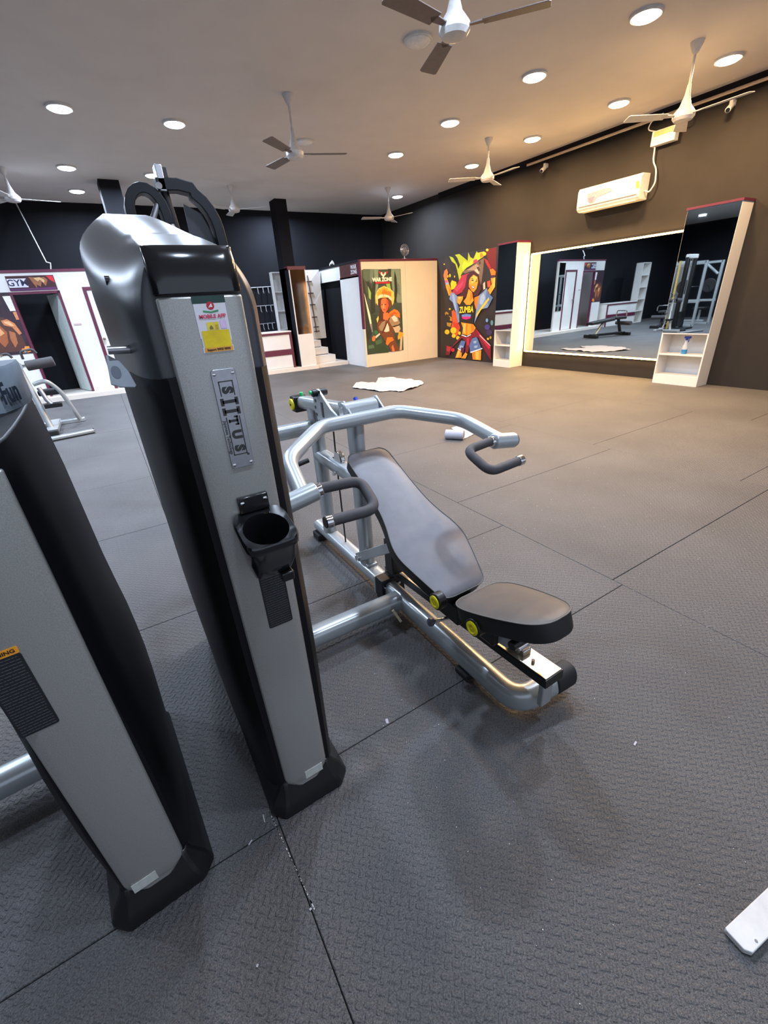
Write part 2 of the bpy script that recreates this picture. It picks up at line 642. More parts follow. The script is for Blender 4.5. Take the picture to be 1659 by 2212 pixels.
# ------------------------------------------------------------------ raised white platform along the back (a little skewed to the side wall)
ZP = 0.09
SK = Matrix.Translation((0, 10.90, 0)) @ Matrix.Rotation(-0.068, 4, 'Z')   # local x runs along the cabin front
pf = MB()
p0, p1 = SK @ Vector((-1.78, 0, 0)), Vector((4.52, 10.55, 0))
pf.prism([(p0.x, p0.y), (p1.x, p1.y), (4.55, 10.62), (5.38, 10.58), (5.38, YB), (p0.x, YB)], ZP+0.010, Matrix.Translation((0, 0, -0.010)))
struct(pf, 'floor_platform', mat('white_floor_tile', (214, 206, 196), 0.35, var=0.04, scale=4), smooth=0, bevel=0.004)

# ------------------------------------------------------------------ left cabin front
CAB = bpy.data.objects.new('wall_cabin', None)
COL.objects.link(CAB)
CAB['kind'] = 'structure'
CAB.matrix_world = SK @ Matrix.Translation((0, 0.22, 0))
MB().box(-1.78, 1.10, 0, 0.06, 1.99, 2.30).box(-0.41, -0.03, 0, 0.06, ZP, 1.99).box(0.66, 1.10, 0, 0.06, ZP, 1.99).box(-1.78, -1.20, 0, 0.06, ZP, 1.99).build('front_panel', M_white, CAB, smooth=0)
MB().box(-1.80, 1.12, -0.015, 0.09, 2.30, 2.345).build('top_edging', M_maroon, CAB, smooth=0)
MB().box(-0.455, -0.41, -0.012, 0.06, ZP, 1.99).box(-1.20, -0.41, -0.012, 0.06, 1.945, 1.99).box(-1.20, -1.16, -0.012, 0.06, ZP, 1.945).build('doorway_edging', M_maroon, CAB, smooth=0)
MB().box(-0.03, 0.025, -0.015, 0.05, ZP, 2.03).box(0.605, 0.66, -0.015, 0.05, ZP, 2.03).box(0.025, 0.605, -0.015, 0.05, 1.975, 2.03).build('door_edging', M_maroon, CAB, smooth=0)
# passage behind the doorway
MB().box(-0.46, -0.43, 0.06, 1.15, ZP, 2.3).build('passage_wall', M_white, CAB, smooth=0)
MB().box(-1.78, -0.43, 1.10, 1.13, ZP, 2.3).box(-1.78, -1.74, 0.06, 1.1, ZP, 2.3).build('passage_lining', mat('grey_lining', (140, 134, 136), 0.7), CAB, smooth=0)
# small square plate on the cabin wall
MB().box(-0.37, -0.24, -0.010, 0, 1.37, 1.40).build('switch_plate', mat('dusty_pink_plastic', (190, 165, 165), 0.5), CAB, smooth=0)

d1 = MB().box(0.028, 0.602, 0.005, 0.045, ZP+0.01, 1.972).build('door_1', M_white, None, smooth=0, bevel=0.002)
d1['kind'] = 'structure'
d1.matrix_world = CAB.matrix_world
MB().lathe([(0.0, 0.0), (0.012, 0.0), (0.012, 0.03), (0.026, 0.04), (0.026, 0.06), (0.0, 0.068)], (0.07, 0.005, 1.08), (0, -1, 0)).build('door_handle', mat('brown_knob', (120, 96, 80), 0.4), d1)
d2 = MB().box(0, 0.62, -0.018, 0.018, ZP+0.01, 1.94).build('door_2', mat('pale_green_door', (206, 216, 210), 0.4), None, smooth=0, bevel=0.002)
d2['kind'] = 'structure'
d2.matrix_world = CAB.matrix_world @ Matrix.Translation((-0.48, 0.10, 0)) @ Matrix.Rotation(math.radians(112), 4, 'Z')
MB().box(0.60, 0.635, -0.03, -0.018, ZP+0.2, 1.6).build('edge_rail', M_rubber, d2, smooth=0)
for z in (1.10, 1.62):
    MB().box(0.605, 0.63, -0.045, -0.030, z, z+0.05).build('yellow_tab', mat('yellow_metal', (250, 200, 60), 0.25, 0.8), d2, smooth=0, bevel=0.003)  # small yellow metal blocks along the leaf's edge

# banner over the doorway and the poster left of it
ban = thing('name_banner', 'dark banner with white GYM lettering over the left doorway', 'banner')
ban.matrix_world = CAB.matrix_world @ Matrix.Translation((-0.80, 0, 2.12))
MB().box(-0.37, 0.37, -0.012, -0.001, -0.115, 0.13).build('board', mat('banner_maroon', (58, 24, 28), 0.5, var=0.3, scale=14), ban, smooth=0)
def ban_pt(u, v):
    return Vector((u, -0.0125, v))
art('splash_print', [((150, 96, 60), [(-0.02, 0.11), (0.02, 0.0), (0.05, -0.08), (0.07, -0.02), (0.12, -0.06), (0.16, 0.03), (0.2, -0.05), (0.26, 0.05), (0.22, 0.10), (0.1, 0.09)]),
                     ((210, 170, 120), [(0.05, 0.09), (0.1, 0.03), (0.14, 0.06), (0.19, 0.0), (0.21, 0.05), (0.15, 0.10)]),
                     ((200, 40, 50), [(0.25, 0.12), (0.36, 0.12), (0.36, 0.0), (0.31, 0.04)]),
                     ((90, 40, 90), [(-0.36, -0.11), (0.36, -0.11), (0.36, -0.07), (-0.36, -0.08)])], ban_pt, (0, -1, 0), ban)
MB().box(-0.36, -0.07, -0.016, -0.012, -0.06, 0.085).build('name_plate', mat('lilac_white', (214, 212, 232), 0.4), ban, smooth=0)
text_into(MB(), 'GYM', frame((-0.215, -0.0165, 0.012), (1, 0, 0), (0, 0, 1)), 0.15, bold=0.003).build('lettering', mat('navy_ink', (40, 36, 66), 0.5), ban, smooth=0)

ps = thing('wall_poster', 'dark bronze poster of a muscular man on the left cabin wall, at the picture edge', 'poster')
ps.matrix_world = CAB.matrix_world @ Matrix.Translation((-1.49, 0, 0.93))
MB().box(-0.29, 0.29, -0.010, -0.001, 0, 1.06).build('sheet', mat('poster_dark', (50, 34, 44), 0.4, var=0.3, scale=9), ps, smooth=0)
art('print', [((80, 48, 40), [(-0.28, 0.05), (0.24, 0.05), (0.22, 0.3), (0.18, 0.52), (0.05, 0.66), (-0.12, 0.66), (-0.28, 0.5)]),
              ((190, 120, 76), [(0.0, 0.60), (0.10, 0.62), (0.19, 0.54), (0.24, 0.36), (0.19, 0.34), (0.13, 0.48), (0.02, 0.52)]),
              ((226, 170, 120), [(0.03, 0.585), (0.12, 0.58), (0.17, 0.5), (0.12, 0.5), (0.05, 0.55)]),
              ((150, 84, 50), [(-0.2, 0.5), (-0.05, 0.54), (0.02, 0.4), (-0.02, 0.22), (-0.1, 0.14), (-0.18, 0.3)]),
              ((210, 150, 100), [(-0.14, 0.46), (-0.06, 0.48), (-0.02, 0.38), (-0.1, 0.34)]),
              ((160, 96, 60), [(0.06, 0.42), (0.14, 0.38), (0.12, 0.2), (0.05, 0.12), (0.03, 0.28)]),
              ((210, 120, 50), [(0.1, 0.02), (0.24, 0.02), (0.24, 0.09), (0.15, 0.1)]),
              ((236, 140, 60), [(0.17, 0.03), (0.27, 0.03), (0.27, 0.13), (0.2, 0.13)]),
              ((226, 222, 228), [(0.2, 0.75), (0.285, 0.75), (0.285, 1.0), (0.17, 1.0)]),
              ((200, 130, 90), [(0.24, 0.6), (0.285, 0.6), (0.285, 0.74), (0.23, 0.73)])], lambda u, v: Vector((u, -0.0105, v)), (0, -1, 0), ps)

# mirror-faced pier at the right end of the cabin front
MB().box(0.72, 1.06, -0.02, -0.002, 0.75, 2.25).build('pier_mirror', M_mirror, CAB, smooth=0)
# thin conduit from the ceiling to the cabin top
cd = MB()
a, b = P(30, 430, 1, 12.03), P(100, 566, 1, 11.2)
cd.tube([a, b, b+Vector((0.06, 0, -0.02)), P(110, 584, 1, 11.2)], 0.011, seg=8)
one(cd, 'conduit', M_whitepl, 'thin white conduit slanting from the ceiling to the left cabin top', 'conduit')


# ------------------------------------------------------------------ reception desk, shelves, stairs
def desk(name, label, x0, x1, yf, depth, ang=0.0, group=None):
    t = thing(name, label, 'counter', ((x0+x1)/2, yf, ZP if x0 > 0 else 0), ang)
    hw = (x1-x0)/2
    H = 0.83
    MB().box(-hw, hw, 0.012, depth, 0, H-0.03).build('body', M_white, t, smooth=0)
    MB().box(-hw+0.005, hw-0.045, 0, 0.012, 0.44, H-0.06).build('upper_panel', M_white, t, smooth=0)
    MB().box(-hw+0.005, hw-0.045, 0, 0.012, 0.02, 0.30).build('lower_panel', M_white, t, smooth=0)
    MB().box(-hw, hw-0.01, -0.012, 0.012, 0.31, 0.43).build('band', M_maroon, t, smooth=0)
    MB().box(-hw, hw+0.01, -0.02, 0.02, H-0.06, H-0.015).box(hw-0.035, hw+0.012, -0.016, 0.02, 0, H-0.06).build('edging', M_maroon, t, smooth=0)
    MB().box(-hw, hw+0.012, -0.03, depth, H-0.015, H+0.012).build('top', M_white, t, smooth=0, bevel=0.003)
    return t


desk('reception_desk', 'white reception desk with maroon bands on the platform behind the graphite tower', 2.50, 3.94, 10.70, 0.5, -0.06)
desk('service_counter', 'long white counter with maroon edging seen only in the big mirror', -3.87, -1.95, 11.0, 0.5)


def tower_shelf(name, label, x0, x1, y0, y1, z0, z1, n, openings='front'):
    t = thing(name, label, 'shelf', ((x0+x1)/2, (y0+y1)/2, z0), world=True)
    k = 0.018
    MB().box(x0, x0+k, y0, y1, z0, z1).build('side_panel', M_white, t, smooth=0)
    MB().box(x1-k, x1, y0, y1, z0, z1).build('side_panel', M_white, t, smooth=0)
    MB().box(x0, x1, y1-k, y1, z0, z1).build('back_panel', M_white, t, smooth=0)
    for i in range(n+1):
        z = z0 + (z1-z0-k)*i/n
        MB().box(x0+k, x1-k, y0+0.01, y1-k, z, z+k).build('shelf_board', M_white, t, smooth=0)
    return t


tower_shelf('display_shelf', 'tall white open shelf behind the reception desk, beside the black column', 3.93, 4.36, 11.36, 11.54, ZP, 2.22, 5)
tower_shelf('display_shelf', 'tall white open shelf at the far left, seen only in the mirror', -4.6, -4.05, 11.1, 11.4, 0.0, 2.2, 5)

# pier clad in mirror beside the stairs
pm = thing('mirror_pier', 'narrow pier with tan reflection-tinted mirror face and white base left of the stairs', 'pillar', (4.28, 10.62, ZP), world=True)
MB().box(4.06, 4.49, 10.625, 11.14, ZP, 2.24).build('core', M_black, pm, smooth=0)
MB().box(4.09, 4.49, 10.600, 10.625, ZP-0.02, 0.83).build('base_panel', M_white, pm, smooth=0)
MB().box(4.11, 4.47, 10.602, 10.625, 0.83, 2.20).build('mirror_panel', mat('tan_reflection_mirror', (150, 126, 104), 0.06, 1.0, var=0.25, scale=5), pm, smooth=0)  # tan-brown reflection put into the mirror's tint and mottling
MB().box(4.09, 4.11, 10.600, 10.625, 0.83, 2.20).box(4.47, 4.49, 10.600, 10.625, 0.83, 2.20).build('edge_strip', M_white, pm, smooth=0)
MB().box(4.06, 4.50, 10.592, 10.81, 2.20, 2.27).build('cap', M_maroon, pm, smooth=0)

# hook rails on the black wall behind the desk
for i, (u0, v0, u1, v1) in enumerate(((541, 622, 586, 619), (548, 662, 592, 659), (556, 701, 594, 697))):
    a, b = P(u0, v0, 1, YB-0.02), P(u1, v1, 1, YB-0.02)
    hr = thing('hook_rail', ['top', 'middle', 'lowest'][i]+' white hook rail on the black wall behind the reception desk', 'hook rail', (a+b)/2, world=True, group='hook rails behind the desk')
    MB().tube([a, b], 0.012, seg=8).build('rail', M_steel, hr)
    for s in (0.3, 0.55, 0.8):
        q = a.lerp(b, s)
        MB().tube([q, q+Vector((0, -0.05, -0.02)), q+Vector((0, -0.05, -0.13)), q+Vector((0, -0.09, -0.15))], 0.012, bend=0.02, seg=8).build('hook', M_steel, hr)

# cable hooks on the white board by the stairs
lb = thing('cable_board', 'narrow white wall board with a vertical dark cable and clips above the stairs', 'board', (5.10, 11.70, 0.62), world=True)
MB().box(4.86, 5.34, 11.70, 11.73, 0.62, 2.27).build('board', M_white, lb, smooth=0)
a, b = P(664, 595, 1, 11.685), P(684, 718, 1, 11.685)
MB().tube([a, b], 0.012, seg=8).build('cable', mat('dark_cable', (70, 60, 62), 0.6), lb)
for s in (0.1, 0.3, 0.5, 0.72, 0.9, 0.98):
    q = a.lerp(b, s)
    MB().box(q.x-0.06, q.x+0.09, 11.68, 11.70, q.z-0.012, q.z+0.012).build('clip', MATS['dark_cable'], lb, smooth=0)

st = thing('staircase', 'short flight of white steps with dark nosings beside the mirror pier', 'stairs', (4.8, 10.9, ZP), world=True)
for i, (yy, xr_) in enumerate(((10.82, 5.14), (11.06, 5.06), (11.30, 4.98), (11.54, 4.90))):
    z0 = ZP + i*0.175
    MB().box(4.50, xr_, yy, 11.69, z0, z0+0.172).build('step', M_white, st, smooth=0)
    if i:
        MB().box(4.50, xr_-0.02, yy-0.006, yy+0.02, z0-0.012, z0+0.012).build('nosing', mat('dark_nosing', (74, 60, 52), 0.6), st, smooth=0)

# ------------------------------------------------------------------ side wall of the right-hand cabin (runs away from the picture) and its poster wall
XS = 5.40
ws = MB().box(XS, XS+0.07, 9.66, 10.66, 0.0, 2.0).box(XS, XS+0.07, 9.66, YB, 1.96, 2.26)
struct(ws, 'wall_side', M_white, smooth=0)
struct(MB().box(XS+0.10, XS+0.16, 10.66, YB, ZP, 1.98), 'wall_passage', M_black, smooth=0)
struct(MB().box(XS-0.02, XS+0.09, 9.66, YB, 2.26, 2.30), 'trim_4', M_black, smooth=0)
sg = thing('door_sign', 'dark red sign with white lettering high on the side wall by the stairs', 'sign', (XS, 10.0, 2.12), world=True)
sa, sb = P(776, 590, 0, XS), P(735, 590, 0, XS)
MB().box(XS-0.012, XS, sa.y, sb.y, 1.99, 2.255).build('board', mat('sign_maroon', (74, 34, 30), 0.5, var=0.4, scale=16), sg, smooth=0)
Ms = frame((XS-0.0125, (sa.y*0.75+sb.y*0.25), 2.17), (0, -1, 0), (0, 0, 1))
tb = MB()
text_into(tb, 'WAR', Ms, 0.12, bold=0.003)
text_into(tb, 'ZONE', Ms @ Matrix.Translation((0, -0.10, 0)), 0.11, bold=0.003)
tb.build('lettering', flat((226, 222, 226)), sg, smooth=0)

wp = bpy.data.objects.new('wall_panel', None)
COL.objects.link(wp)
wp['kind'] = 'structure'
M_cream = mat('cream_laminate', (214, 204, 186), 0.38, var=0.02, scale=5)
MB().box(XS, 6.60, 9.58, 9.66, 0, 2.25).build('panel_sheet', M_cream, wp, smooth=0, bevel=0.0015)
MB().box(6.603, XR, 9.58, 9.66, 0, 2.25).build('panel_sheet', M_cream, wp, smooth=0, bevel=0.0015)
MB().box(XS-0.02, XR, 9.565, 9.67, 2.25, 2.292).build('top_edging', M_maroon, wp, smooth=0)
MB().box(XS-0.03, XS, 9.572, 9.67, 0.86, 2.25).build('side_edging', M_maroon, wp, smooth=0)
MB().box(XS-0.03, XS, 9.572, 9.67, 0.0, 0.86).build('side_edging', M_cream, wp, smooth=0)

# small things on top of the partition and side wall
hf = thing('wall_fan', 'small grey round fan standing on top of the poster partition', 'fan', (6.62, 9.62, 2.292), world=True)
MB().cyl((6.62, 9.62, 2.292), (6.62, 9.62, 2.30), 0.07).cyl((6.62, 9.62, 2.30), (6.62, 9.62, 2.36), 0.014).build('stand', M_steel, hf)
q = MB()
for r in (0.03, 0.06, 0.09, 0.115):
    q.tube([(6.62+r*math.cos(2*PI*k/20), 9.60, 2.47+r*math.sin(2*PI*k/20)) for k in range(21)], 0.005, seg=6)
for k in range(8):
    a = PI*k/8
    q.tube([(6.62-0.115*math.cos(a), 9.595, 2.47-0.115*math.sin(a)), (6.62+0.115*math.cos(a), 9.595, 2.47+0.115*math.sin(a))], 0.003, seg=5)
q.build('guard', M_steel, hf)
MB().cyl((6.62, 9.61, 2.47), (6.62, 9.72, 2.47), 0.045).build('motor', M_steel, hf)
cs = thing('wall_spotlight', 'small white cone lamp on the side wall top by the stairs', 'spotlight', P(713, 578, 0, XS+0.02), world=True)
q0 = WORLD_ORG[cs.name].copy()
MB().cyl(q0, q0+Vector((0, 0, 0.08)), 0.012, seg=10).build('stem', M_whitepl, cs)
MB().lathe([(0.0, 0.0), (0.02, 0.0), (0.055, 0.09), (0.0, 0.09)], q0+Vector((0, -0.02, 0.07)), (0.5, -0.6, 0.3)).build('head', M_whitepl, cs)

# ------------------------------------------------------------------ warrior poster
CPX, CPY, CPS = 765.0, 550.0, 9.616
YPO = 9.573


def pw(u, v):
    return P(CPX+u/CPS, CPY+v/CPS, 1, YPO)


wz = thing('warrior_poster', 'tall WAR ZONE poster of an armoured woman with sword on the cream partition', 'poster', (5.94, YPO, 0.29), world=True)
a0, a1, a2, a3 = pw(152, 297), pw(962, 292), pw(1025, 1980), pw(280, 2075)
MB().box(5.41, 6.465, YPO, 9.579, 0.29, 2.087).build('sheet', mat('forest_print', (58, 72, 62), 0.4, var=0.35, scale=6), wz, smooth=0)
G1, G2, G3, G4, DK, DK2 = (104, 122, 108), (80, 100, 84), (140, 180, 84), (120, 140, 120), (38, 44, 40), (46, 58, 44)
OR, OR2, YL, SKN, SK2 = (236, 118, 34), (246, 158, 46), (250, 196, 96), (226, 112, 62), (196, 84, 48)
BR, BR2, ARM, ARM2, ARM3 = (74, 44, 30), (110, 64, 38), (196, 172, 140), (150, 126, 98), (222, 206, 186)
polys = [
    (G1, [(330, 300), (410, 300), (400, 470), (360, 600), (330, 560)]),
    (G2, [(180, 300), (330, 300), (330, 520), (260, 560), (190, 480)]),
    (G4, [(760, 296), (955, 294), (990, 1000), (900, 1000), (800, 760), (770, 500)]),
    (DK, [(840, 330), (880, 480), (900, 760), (870, 1000), (830, 1000), (840, 700), (830, 500)]),
    (G1, [(890, 560), (940, 640), (960, 860), (900, 800)]),
    (DK2, [(700, 295), (770, 295), (760, 480), (720, 480)]),
    (G4, [(410, 300), (500, 300), (500, 650), (440, 1040), (400, 900), (420, 600)]),
    (DK, [(240, 560), (300, 560), (370, 720), (410, 560), (450, 560), (430, 900), (440, 1200), (350, 1250), (340, 1000), (360, 820)]),
    (G3, [(285, 650), (350, 790), (345, 940), (305, 900)]),
    (G3, [(660, 605), (740, 600), (770, 760), (760, 800), (690, 700)]),
    (DK, [(160, 420), (210, 560), (260, 900), (300, 1300), (380, 1600), (280, 1900), (250, 1600), (200, 1000)]),
    (DK2, [(290, 1250), (480, 1250), (480, 1600), (330, 1560)]),
    ((48, 66, 46), [(275, 1780), (420, 1700), (640, 1860), (720, 2030), (282, 2070)]),
    ((70, 100, 66), [(430, 1790), (560, 1760), (580, 1830), (460, 1880)]),
    ((76, 106, 76), [(290, 1890), (400, 1870), (420, 1940), (300, 1960)]),
    ((44, 110, 62), [(415, 1580), (460, 1570), (510, 1620), (440, 1670)]),
    # hair, fur hat
    (YL, [(450, 1000), (440, 860), (470, 760), (510, 700), (620, 650), (740, 700), (820, 780), (835, 900), (820, 1000), (790, 1060), (760, 900), (500, 900), (490, 1060)]),
    (OR2, [(480, 860), (470, 780), (520, 760), (490, 720), (560, 730), (575, 680), (605, 700), (618, 655), (640, 700), (690, 690), (700, 740), (770, 760), (770, 880), (680, 840), (560, 840)]),
    (OR, [(560, 830), (580, 760), (620, 720), (680, 760), (760, 780), (770, 860), (680, 840)]),
    ((236, 214, 190), [(490, 890), (520, 840), (590, 820), (600, 850), (560, 890), (500, 920)]),
    ((236, 214, 190), [(605, 850), (620, 822), (720, 850), (780, 920), (770, 960), (700, 900)]),
    (BR, [(490, 930), (540, 900), (700, 890), (770, 960), (780, 1060), (720, 1180), (690, 1230), (620, 1380), (560, 1560), (480, 1560), (470, 1480), (520, 1280), (530, 1120), (500, 1040)]),
    (BR2, [(700, 900), (760, 960), (770, 1080), (710, 1150), (720, 1000)]),
    (YL, [(460, 1340), (500, 1270), (510, 1330), (480, 1420)]),
    # face
    (SKN, [(555, 950), (580, 915), (660, 905), (705, 960), (715, 1060), (690, 1150), (640, 1220), (590, 1180), (550, 1090)]),
    (SK2, [(660, 930), (705, 960), (715, 1060), (690, 1150), (650, 1200), (660, 1080)]),
    ((246, 160, 110), [(590, 1020), (612, 1020), (622, 1100), (600, 1120), (592, 1080)]),
    ((70, 36, 30), [(560, 1035), (595, 1030), (598, 1048), (566, 1052)]),
    ((70, 36, 30), [(625, 1030), (665, 1025), (660, 1046), (628, 1048)]),
    ((170, 44, 40), [(600, 1140), (640, 1135), (650, 1150), (620, 1162)]),
    # chest, armour
    (SKN, [(600, 1220), (700, 1200), (730, 1290), (690, 1380), (600, 1340)]),
    (BR2, [(480, 1420), (560, 1380), (640, 1360), (740, 1360), (830, 1480), (800, 1700), (760, 1800), (640, 1780), (540, 1650), (480, 1560)]),
    (ARM2, [(510, 1500), (570, 1410), (650, 1370), (630, 1480), (580, 1590), (530, 1570)]),
    (ARM3, [(690, 1420), (720, 1500), (730, 1590), (660, 1610), (600, 1590), (640, 1500)]),
    (BR, [(640, 1480), (680, 1400), (700, 1380), (640, 1540), (590, 1640), (570, 1620)]),
    (OR, [(700, 1330), (690, 1270), (740, 1190), (830, 1130), (900, 1160), (945, 1220), (950, 1320), (900, 1290), (800, 1240), (740, 1300)]),
    ((222, 84, 34), [(720, 1310), (740, 1240), (840, 1180), (900, 1240), (800, 1230), (750, 1300)]),
    (ARM2, [(720, 1380), (740, 1300), (820, 1240), (900, 1290), (950, 1420), (900, 1470), (780, 1490)]),
    (ARM3, [(770, 1310), (830, 1260), (890, 1320), (900, 1380), (830, 1400)]),
    (ARM, [(790, 1490), (930, 1460), (960, 1540), (920, 1620), (850, 1620)]),
    (DK, [(780, 1490), (940, 1450), (935, 1470), (820, 1510)]),
    (BR2, [(560, 1640), (700, 1640), (830, 1640), (840, 1760), (900, 1900), (960, 1990), (760, 2015), (700, 1860), (620, 1780)]),
    (OR2, [(900, 1700), (930, 1600), (1010, 1620), (1015, 1690), (960, 1740), (905, 1770)]),
    (OR, [(650, 1850), (680, 1720), (790, 1715), (820, 1780), (740, 1820), (690, 1890)]),
    (ARM, [(955, 1720), (1000, 1700), (985, 1980), (940, 1985)]),
    (SKN, [(770, 1920), (800, 1870), (830, 1960), (840, 2005), (790, 2010)]),
    # sword arm and sword
    (ARM3, [(430, 1700), (520, 1630), (540, 1655), (450, 1740)]),
    (SKN, [(365, 1730), (400, 1680), (440, 1700), (430, 1780), (400, 1805), (370, 1790)]),
    ((250, 226, 196), [(200, 800), (218, 850), (330, 1260), (385, 1600), (360, 1600), (280, 1240)]),
    ((130, 120, 130), [(330, 1440), (365, 1430), (385, 1610), (360, 1610)]),
    # emblem and name band
    ((214, 40, 50), [(505, 345), (560, 368), (545, 400), (520, 400)]),
    ((214, 40, 50), [(690, 345), (640, 366), (660, 400), (680, 392)]),
    ((248, 236, 216), [(545, 375), (575, 360), (580, 400), (600, 420), (620, 400), (628, 360), (655, 375), (650, 420), (620, 445), (612, 475), (590, 475), (582, 445), (550, 425)]),
    ((214, 40, 50), [(585, 390), (602, 375), (618, 390), (602, 410)]),
    ((206, 34, 48), [(430, 572), (742, 566), (730, 600), (442, 606)]),
]
art('print', polys, pw, (0, -1, 0), wz)
c0 = pw(575, 522)
text_into(MB(), 'WAR ZONE', frame(c0 + Vector((0, -0.017, 0)), (1, 0, 0), (0, 0, 1)), 0.105, bold=0.006, sx=0.95).build('lettering', flat((250, 238, 214)), wz, smooth=0)
# ------------------------------------------------------------------ dancer wall graphic on the right wall
DPX, DPY, DPS = 930.0, 520.0, 6.9125
XD = XR-0.006


def pd(u, v):
    return P(DPX+u/DPS, DPY+v/DPS, 0, XD)


